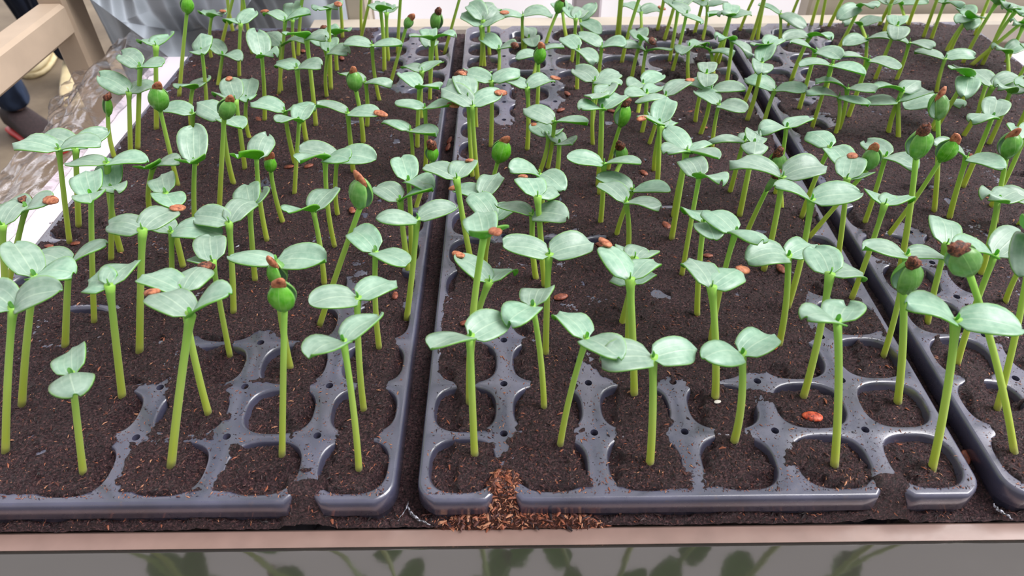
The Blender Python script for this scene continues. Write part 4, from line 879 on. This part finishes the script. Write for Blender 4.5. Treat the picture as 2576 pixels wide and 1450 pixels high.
# ------------------------------------------------------------------ seedlings
def sgn(x): return -1 if x < 0 else 1
def leaf_mesh(name, P0, P1, P2, W, up_hint, cup, parent, mats, rg, wob=.0006, neck=.16, tk=.0007, curl=0.0, blunt=.3):
    nu, nv = 13, 9; top = []; UV = []; Ns = []
    L = (P2-P0).length
    ph = rg.uniform(0, 6)
    for i in range(nu):
        t = i/(nu-1); t = .5-.5*math.cos(math.pi*t) if blunt else t
        C_ = bez(P0, P1, P2, t); T = ((P1-P0)*2*(1-t)+(P2-P1)*2*t).normalized()
        S = T.cross(up_hint); S = S.normalized() if S.length > 1e-5 else Vector((1, 0, 0)); N = S.cross(T).normalized()
        e = max(0, 1-abs((t-.56)/.445 if t > .56 else (t-.56)/.60)**2.1)**.5
        wd = W*.5*max(e, neck if t < .3 else .04)
        if t < .12: wd = W*.5*(neck+(max(e, neck)-neck)*(t/.12)**1.5)
        for j in range(nv):
            v = j/(nv-1)*2-1
            p = C_+S*(wd*v)+N*(cup*wd*(v*v-.3))+N*(wob*math.sin(ph+5*t+2.2*v))*t+N*(curl*L*max(0, t-.6)**2*v*v*4)
            top.append(p); UV.append((t, .5+.5*v)); Ns.append(N)
    n = len(top); V = top+[p-N*tk for p, N in zip(top, Ns)]; UV = UV+UV
    Fc = []; mi = []
    for i in range(nu-1):
        for j in range(nv-1):
            q = i*nv+j
            Fc.append((q, q+1, q+nv+1, q+nv)); mi.append(0); Fc.append((n+q, n+q+nv, n+q+nv+1, n+q+1)); mi.append(1)
    for i in range(nu-1):
        for q, d in ((i*nv, 1), (i*nv+nv-1, 0)):
            f = (q, q+nv, n+q+nv, n+q); Fc.append(f if d else f[::-1]); mi.append(1)
    for q0 in (0, (nu-1)*nv):
        for j in range(nv-1):
            q = q0+j; f = (q, q+1, n+q+1, n+q); Fc.append(f[::-1] if q0 == 0 else f); mi.append(1)
    return mesh_obj(name, V, Fc, mats, parent, mi=mi, uv=UV)
def husk_mesh(parent, c, axis, up_h, rg, size=1.0, dark=False, name='seed_husk', mat=None):
    axis = axis.normalized(); S = axis.cross(up_h); S = S.normalized() if S.length > 1e-4 else Vector((1, 0, 0)); N = S.cross(axis)
    a_, b_, h_ = .0046*size, .0028*size, .0013*size
    if dark: h_ *= 1.9; b_ *= 1.1
    V = []; Fc = []; nr, ns = 9, 14; off = Vector((rg.random()*9, rg.random()*9, 0))
    for i in range(nr):
        th = -math.pi/2+math.pi*i/(nr-1)
        for j in range(ns):
            ph = 2*math.pi*j/ns
            x = math.sin(th); r_ = math.cos(th)**.75 if math.cos(th) > 1e-6 else 0
            pinch = 1-.25*max(0, x)
            p = Vector((x*a_, r_*pinch*math.cos(ph)*b_, r_*math.sin(ph)*h_))
            k = 1+(.30 if dark else .10)*mnoise.noise(p*900+off)+(.14 if dark else .03)*mnoise.noise(p*2600+off)
            p *= k
            V.append(c+axis*p.x+S*p.y+N*p.z)
    for i in range(nr-1):
        for j in range(ns): Fc.append((i*ns+j, i*ns+(j+1) % ns, (i+1)*ns+(j+1) % ns, (i+1)*ns+j))
    return mesh_obj(name, V, Fc, mat or (M['husk_dark'] if dark else M['husk']), parent)
ZUP = Vector((0, 0, 1))
TN = ('left', 'middle', 'right')
for idx, (q, kind, sf, ti, label) in enumerate(SEEDLINGS):
    rg = random.Random(idx*7+1)
    v = [x/10000 for x in q]; bx_, by_ = v[0], v[1]
    gz = min(ground_z(bx_, by_), .002)
    B = Vector((bx_, by_, gz-.0015)); H = Vector(v[2:5])-B; A1 = Vector(v[5:8])-B; A2 = Vector(v[8:11])-B
    root = empty('seedling', B); tag(root, label, 'seedling', 'seedlings in the %s tray' % TN[ti])
    # stem
    lean = Vector((H.x, H.y, 0)); hz = H.z
    Pm = Vector((lean.x*.38+rg.uniform(-.003, .003), lean.y*.4+rg.uniform(-.002, .002), hz*.5))
    if lean.length > .02 : Pm = Vector((lean.x*.5+.001, lean.y*.5, hz*.55))
    ax = (A2-A1) if kind == 'o' else Vector((1, 0, 0)); ax.z = 0; ax = ax.normalized() if ax.length > 1e-4 else Vector((1, 0, 0))
    ns, nt_ = 12, 16; V = []; Fc = []; UV = []
    rb = rg.uniform(.00145, .0018)
    top_r = rb*(1.25 if kind == 'o' else .85)
    for i in range(nt_+1):
        t = i/nt_; P = bez(Vector((0, 0, 0)), Pm, H, t); T = ((Pm)*2*(1-t)+(H-Pm)*2*t).normalized()
        e1 = (ax-T*ax.dot(T)).normalized(); e2 = T.cross(e1)
        r_ = rb*(1.12-.25*t+.1*max(0, .1-t)*10)
        fl = max(0, (t-.82)/.18)**1.5
        r1 = r_*(1-fl)+top_r*1.15*fl; r2 = r_*(1-fl)+top_r*.72*fl
        for j in range(ns):
            a_ = 2*math.pi*j/ns; V.append(P+e1*math.cos(a_)*r1+e2*math.sin(a_)*r2); UV.append((t, j/ns))
    for i in range(nt_):
        for j in range(ns): Fc.append((i*ns+j, i*ns+(j+1) % ns, (i+1)*ns+(j+1) % ns, (i+1)*ns+j))
    Fc.append([nt_*ns+j for j in range(ns)]); Fc.append([j for j in range(ns)][::-1])
    mesh_obj('stem', V, Fc, M['stem'], root, uv=UV)
    if kind == 'o':
        for li, A in ((1, A1), (2, A2)):
            D = A-H; L = D.length
            if L > .031: A = H+D*.031/L; D = A-H; L = .031
            hd = Vector((D.x, D.y, 0)); hd = hd.normalized() if hd.length > 1e-4 else Vector((1, 0, 0))
            rise = rg.uniform(.14, .26)
            P0 = H-hd*.0004-ZUP*.0010
            P1 = H+D*.42+ZUP*L*rise
            P2 = A-ZUP*L*.02
            W = L*rg.uniform(.62, .72)
            roll = rg.uniform(-.28, .28)
            S0 = hd.cross(ZUP); hint = (ZUP+S0*roll-hd*.15).normalized()
            leaf_mesh('leaf', P0, P1, P2, W, hint, rg.uniform(.10, .26)*sgn(rg.random()-.15), root, [M['leaf_top'], M['leaf_under']], rg, wob=L*.035, curl=rg.uniform(-.25, .12))
            if sf == li:
                Tn = (P2-P1).normalized()
                husk_mesh(root, P2+Tn*.0008+hint*.0006, Tn, hint, rg, rg.uniform(1.0, 1.2), rg.random() < .18)
        # the folded growing point between the leaves
        d = Vector((0, 0, 1)); bt = leaf_mesh('bud', H-ZUP*.0005, H+ZUP*.002+ax*.0006, H+ZUP*.0036, .0018, ax, .3, root, [M['leaf_closed'], M['leaf_under']], rg, wob=0, tk=.0004)
    else:
        ctr, tip = A1, A2; D = tip-H; L = min(D.length, .0175); T = D.normalized(); tip = H+T*L
        narrow = kind == 'n'
        az = rg.uniform(-.9, .9); face = Vector((math.sin(az), -math.cos(az), .1)); face = (face-T*face.dot(T)).normalized()
        side = T.cross(face)
        for sgn_ in (1, -1):
            P1 = H+D*.45+face*sgn_*L*(.26 if narrow else .46)
            P2 = tip+face*sgn_*.0006
            W = L*(.34 if narrow else rg.uniform(.68, .78))
            leaf_mesh('leaf', H-T*.001+face*sgn_*.0006, P1, P2-T*L*.04, W, -face*sgn_, (.35 if narrow else .55), root, [M['leaf_top'], M['leaf_closed']], rg, wob=.0004, neck=.22, tk=.0008)
        if sf or True:
            husk_mesh(root, tip-T*.0002+face*.0012, (T+side*rg.uniform(-.7, .7)+face*.3), face, rg, rg.uniform(1.05, 1.25) if not narrow else .9, rg.random() < .5)

# fallen husks on the soil
from collections import Counter
cellof = lambda x, y: (0 if x < -.002 else (1 if x < .275 else 2), int(min(5, max(0, (x-TX[0 if x < -.002 else (1 if x < .275 else 2)])/PX))), int(min(16, max(0, y/PY))))
fcount = Counter(cellof(x, y) for x, y, s in FALLEN); fseen = Counter()
FALLEN.sort(key=lambda p: -p[2] if p[2] == 8 else p[0])
for i, (x, y, s) in enumerate(FALLEN):
    rg = random.Random(900+i); az = rg.uniform(0, 3.1)
    z = ground_z(x, y)
    root_c = Vector((0, 0, 0)); o = husk_mesh(None, root_c, Vector((math.cos(az), math.sin(az), rg.uniform(-.1, .1))), ZUP, rg, s/7, False, 'fallen_seed_husk', M['husk_orange'] if s == 8 else M['husk_red'])
    o.location = (x, y, z+.0009)
    t = 0 if x < -.002 else (1 if x < .275 else 2); c = int(min(5, max(0, (x-TX[t])/PX))); r = int(min(16, max(0, y/PY)))
    od = ('first', 'second', 'third', 'fourth', 'fifth', 'sixth', 'seventh', 'eighth', 'ninth', 'tenth', 'eleventh', 'twelfth', 'thirteenth', 'fourteenth', 'fifteenth', 'sixteenth', 'last')
    nm = 'reddish seed husk'
    if fcount[(t, c, r)] > 1: nm = ('left', 'right', 'far right')[min(2, fseen[(t, c, r)])]+' reddish seed husk'; fseen[(t, c, r)] += 1
    tag(o, '%s on soil, %s tray, %s row from front, %s cell from left' % (nm, TN[t], od[r], od[c]), 'seed husk', 'fallen husks on the soil')
for i, (x, y, z, l) in enumerate(((.2815, .024, -.0145, 'orange husk stuck in the gap beside the front right corner of middle tray'), (-.0005, .345, -.0115, 'reddish husk in the gap between left and middle trays, upper of two'), (-.001, .334, -.0115, 'reddish husk in the gap between left and middle trays, lower of two'))):
    rg = random.Random(70+i); o = husk_mesh(None, Vector((0, 0, 0)), Vector((.3, 1, .3)), Vector((-.6, 0, 1)), rg, .95, False, 'fallen_seed_husk', M['husk_red']); o.location = (x, y, z+.002)
    tag(o, l, 'seed husk', 'fallen husks between the trays')
# white perlite grain
rg = random.Random(3); o = husk_mesh(None, Vector((0, 0, 0)), Vector((1, .2, 0)), ZUP, rg, .42, False, 'perlite_grain', plain('perlite', lin(222, 216, 208), .7, scale=900)); o.location = (.1590, .0518, ground_z(.159, .0518)+.0006)
tag(o, 'small white perlite grain on the soil near the fourth column of the middle tray', 'perlite')

# ------------------------------------------------------------------ neighbouring bench frame, left behind
M['frame'] = plain('beige_steel_tube', lin(186, 166, 146), .5, .15, scale=18, var=.1, spec=.5)
fr = empty('steel_bench_frame', (-.489, .68, FLOOR)); tag(fr, 'beige square tube bench frame at the left, one post and one rail', 'bench frame')
PXc, PYc = -.489, .68
MB().box((PXc-fr.location.x, PYc-fr.location.y, (.35-FLOOR)/2), (.034, .042, .35-FLOOR), bev=.004).build('post', M['frame'], fr)
MB().box((PXc+.001-fr.location.x, PYc-.021-.65-fr.location.y, -.0184-FLOOR), (.032, 1.3, .037), bev=.004).build('rail', M['frame'], fr)
MB().box((PXc-fr.location.x, PYc-1.34-fr.location.y, (.35-FLOOR)/2), (.034, .042, .35-FLOOR), bev=.004).build('post', M['frame'], fr)

# ------------------------------------------------------------------ people
def skin(name, pts, edges, mat, parent=None, sub=2, root=0):
    me = bpy.data.meshes.new(name); me.from_pydata([p[:3] for p in pts], edges, []); me.materials.append(mat)
    o = bpy.data.objects.new(name, me); COL.objects.link(o)
    if parent: o.parent = parent
    me2 = o.modifiers.new('skin', 'SKIN')
    for i, p in enumerate(pts):
        sv = me.skin_vertices[0].data[i]; sv.radius = (p[3], p[4] if len(p) > 4 else p[3]); sv.use_root = (i == root)
    me2.use_smooth_shade = True
    s = o.modifiers.new('sub', 'SUBSURF'); s.levels = sub; s.render_levels = sub
    return o
def denim(name, c, stitch):
    a = NT(name); n = a.noise(7, 4, .6); n2 = a.noise(900, 2)
    lo = tuple(q*.7 for q in c[:3])+(1,)
    wv = a.n('TexWave', wave_type='BANDS', bands_direction='X'); wv.inputs['Scale'].default_value = 9; wv.inputs['Distortion'].default_value = 9; wv.inputs['Detail'].default_value = 1.5
    tcx = a.n('TexCoord'); mp = a.n('Mapping'); mp.inputs['Scale'].default_value = (1, 1, .45); a.l(tcx.outputs['Object'], mp.inputs[0]); a.l(mp.outputs[0], wv.inputs[0])
    a.set(base=a.ramp(n, [(.34, lo), (.62, c)]), rough=.85, normal=a.bump(wv.outputs['Fac'], .7, .03, a.bump(n2, .3, .0008)), spec=.2); return a.m
M['jeans_light'] = denim('light_denim', lin(196, 206, 218), 0)
M['jeans_dark'] = denim('dark_blue_denim', lin(52, 66, 92), 0)
M['navy'] = denim('navy_denim', lin(34, 42, 62), 0)
M['skin'] = plain('skin', lin(214, 170, 146), .5, scale=30, var=.05)
a = NT('beige_knit'); wv = a.n('TexWave', wave_type='BANDS', bands_direction='X'); wv.inputs['Scale'].default_value = 60; wv.inputs['Distortion'].default_value = 2
tcx = a.n('TexCoord'); a.l(tcx.outputs['Object'], wv.inputs[0]); n = a.noise(40)
a.set(base=a.ramp(n, [(.3, lin(168, 146, 122)), (.7, lin(198, 178, 154))]), rough=.9, spec=.2, normal=a.bump(wv.outputs['Fac'], .6, .004)); M['knit'] = a.m
M['hair'] = plain('dark_hair', lin(40, 30, 26), .5, .5, scale=200, var=.3)
M['sole_red'] = plain('red_sole', lin(214, 30, 36), .4, scale=30)
M['shoe_black'] = plain('black_knit_shoe', lin(40, 26, 28), .7, .3, scale=160, var=.5)
M['shoe_beige'] = plain('beige_shoe', lin(206, 190, 150), .6, scale=30)
def shoe(parent, x, y, heading, upper, sole, label=None):
    e = bpy.data.objects.new('shoe', None); COL.objects.link(e); e.parent = parent
    e.location = (x, y, 0); e.rotation_euler = (0, 0, heading)                # toe towards +X
    # outline stations: x, half width, top height
    st = [(-.075, .020, .050), (-.07, .033, .085), (-.04, .037, .098), (-.005, .038, .092), (.04, .042, .074), (.09, .047, .058), (.14, .046, .047), (.175, .038, .040), (.195, .022, .033), (.2, .008, .026)]
    for nm, mat, z0f, z1f, grow in (('upper', upper, lambda h: .018, lambda h: h, 0), ('sole', sole, lambda h: .001, lambda h: .021, .004)):
        V = []; Fc = []; n = 16
        for (xx, hw, h) in st:
            z0, z1 = z0f(h), z1f(h); zc = (z0+z1)/2; hh = (z1-z0)/2
            for j in range(n):
                a_ = 2*math.pi*j/n; cx_, sz = math.cos(a_), math.sin(a_)
                V.append((xx*(1.02 if nm == 'sole' else 1), (hw+grow)*sgn(cx_)*abs(cx_)**(.5 if nm == 'sole' else .8), zc+hh*sgn(sz)*abs(sz)**.6))
        for i in range(len(st)-1):
            for j in range(n): Fc.append((i*n+j, i*n+(j+1) % n, (i+1)*n+(j+1) % n, (i+1)*n+j))
        Fc.append(list(range(n))[::-1]); Fc.append([(len(st)-1)*n+j for j in range(n)])
        o = mesh_obj(nm, V, Fc, mat, e)
    return e
def person(x, y, heading, jeans, top, shoes, label, feet, h=1.70, hips=None, top_hem=.84, lean=(0, 0)):
    """feet: two (x, y, toe heading) in the person's own frame; body faces -Y before heading"""
    P = empty('person', (x, y, FLOOR)); P.rotation_euler = (0, 0, heading); tag(P, label, 'person')
    k = h/1.70; hz = .90*k
    def leg(s, f): return [(s*.095, 0, hz-.04, .100), (s*.095+(f[0]-s*.095)*.45, f[1]*.45-.02, .50*k, .064), (f[0], f[1]+.01, .14*k, .040), (f[0], f[1]+.02, .075, .036)]
    L, Rr = leg(-1, feet[0]), leg(1, feet[1])
    sp_ = [(0, 0, hz+.03, .125, .10), (0, .0, 1.08*k, .115, .09), (0, .0, 1.28*k, .135, .10), (0, .0, 1.40*k, .11, .085), (0, -.005, 1.47*k, .05), (0, -.02, 1.53*k, .052), (0, -.025, 1.60*k, .075, .085), (0, -.02, 1.655*k, .06)]
    body = sp_+L+Rr
    E_ = [(i, i+1) for i in range(7)]+[(0, 8), (8, 9), (9, 10), (10, 11), (0, 12), (12, 13), (13, 14), (14, 15)]
    arms = []
    b0 = len(body)
    for s in (-1, 1):
        i0 = len(body); body += [(s*.17, 0, 1.385*k, .055), (s*.23, .06, 1.12*k, .042), (s*.17, -.10, 1.16*k, .030), (s*.11, -.15, 1.19*k, .032, .018)]
        E_ += [(3, i0), (i0, i0+1), (i0+1, i0+2), (i0+2, i0+3)]
        for f in range(4):
            j0 = len(body); fz = 1.195*k+(f-1.5)*.016
            body += [(s*.075, -.165, fz, .009), (s*.04, -.16, fz-.004*f, .008)]; E_ += [(i0+3, j0), (j0, j0+1)]
        j0 = len(body); body += [(s*.10, -.165, 1.225*k, .010), (s*.08, -.175, 1.24*k, .009)]; E_ += [(i0+3, j0), (j0, j0+1)]
    skin('body', body, E_, M['skin'], P)
    # trousers
    g = .012
    tr_ = [(0, 0, hz+.05, .185, .155)]+[(a_, b_, c_, d_+g) for a_, b_, c_, d_ in L[:3]]+[(L[3][0], L[3][1], .085, .052)]+[(a_, b_, c_, d_+g) for a_, b_, c_, d_ in Rr[:3]]+[(Rr[3][0], Rr[3][1], .085, .052)]
    skin('jeans', tr_, [(0, 1), (1, 2), (2, 3), (3, 4), (0, 5), (5, 6), (6, 7), (7, 8)], jeans, P)
    # sweater with sleeves
    sw = [(0, 0, top_hem+.02, .205, .172), (0, 0, top_hem+.10, .185, .155), (0, 0, 1.08*k, .15, .12), (0, 0, 1.28*k, .155, .12), (0, 0, 1.41*k, .12, .095), (0, 0, 1.46*k, .065)]
    se = [(0, 1), (1, 2), (2, 3), (3, 4), (4, 5)]
    for s in (-1, 1):
        i0 = len(sw); sw += [(s*.175, 0, 1.385*k, .07), (s*.23, .06, 1.12*k, .058), (s*.185, -.08, 1.155*k, .046)]; se += [(4, i0), (i0, i0+1), (i0+1, i0+2)]
    skin('sweater', sw, se, top, P)
    # head details
    def blob(name, c_, r3, mat, seg=14):
        V = []; Fc = []
        for i in range(9):
            th = -math.pi/2+math.pi*i/8
            for j in range(seg): a_ = 2*math.pi*j/seg; V.append((c_[0]+r3[0]*math.cos(th)*math.cos(a_), c_[1]+r3[1]*math.cos(th)*math.sin(a_), c_[2]+r3[2]*math.sin(th)))
        for i in range(8):
            for j in range(seg): Fc.append((i*seg+j, i*seg+(j+1) % seg, (i+1)*seg+(j+1) % seg, (i+1)*seg+j))
        return mesh_obj(name, V, Fc, mat, P)
    blob('hair', (0, .012, 1.635*k), (.088, .098, .095), M['hair'])
    for s in (-1, 1): blob('eye', (s*.03, -.098, 1.60*k), (.012, .008, .008), M['hair'], 8)
    for f in feet: shoe(P, f[0], f[1], f[2], *shoes)
    return P
person(-.345, .845, 0, M['jeans_light'], M['knit'], (M['shoe_beige'], M['shoe_beige']), 'person in pale washed jeans and beige knitted sweater standing behind the left tray',
       [(-.12, .05, R(-95)), (.12, .05, R(-85))], top_hem=.762)
person(-1.53, 1.60, R(20), M['jeans_dark'], M['knit'], (M['shoe_black'], M['sole_red']), 'person in dark blue jeans and black trainers with red soles, at the left edge',
       [(-.06, -.22, R(-60)), (.13, .16, R(-55))], top_hem=.86)
person(-1.58, 2.30, 0, M['navy'], M['knit'], (M['shoe_beige'], M['shoe_beige']), 'person in navy trousers walking behind the beige bench frame',
       [(-.12, .10, R(-80)), (.12, -.15, R(-70))], top_hem=.86)
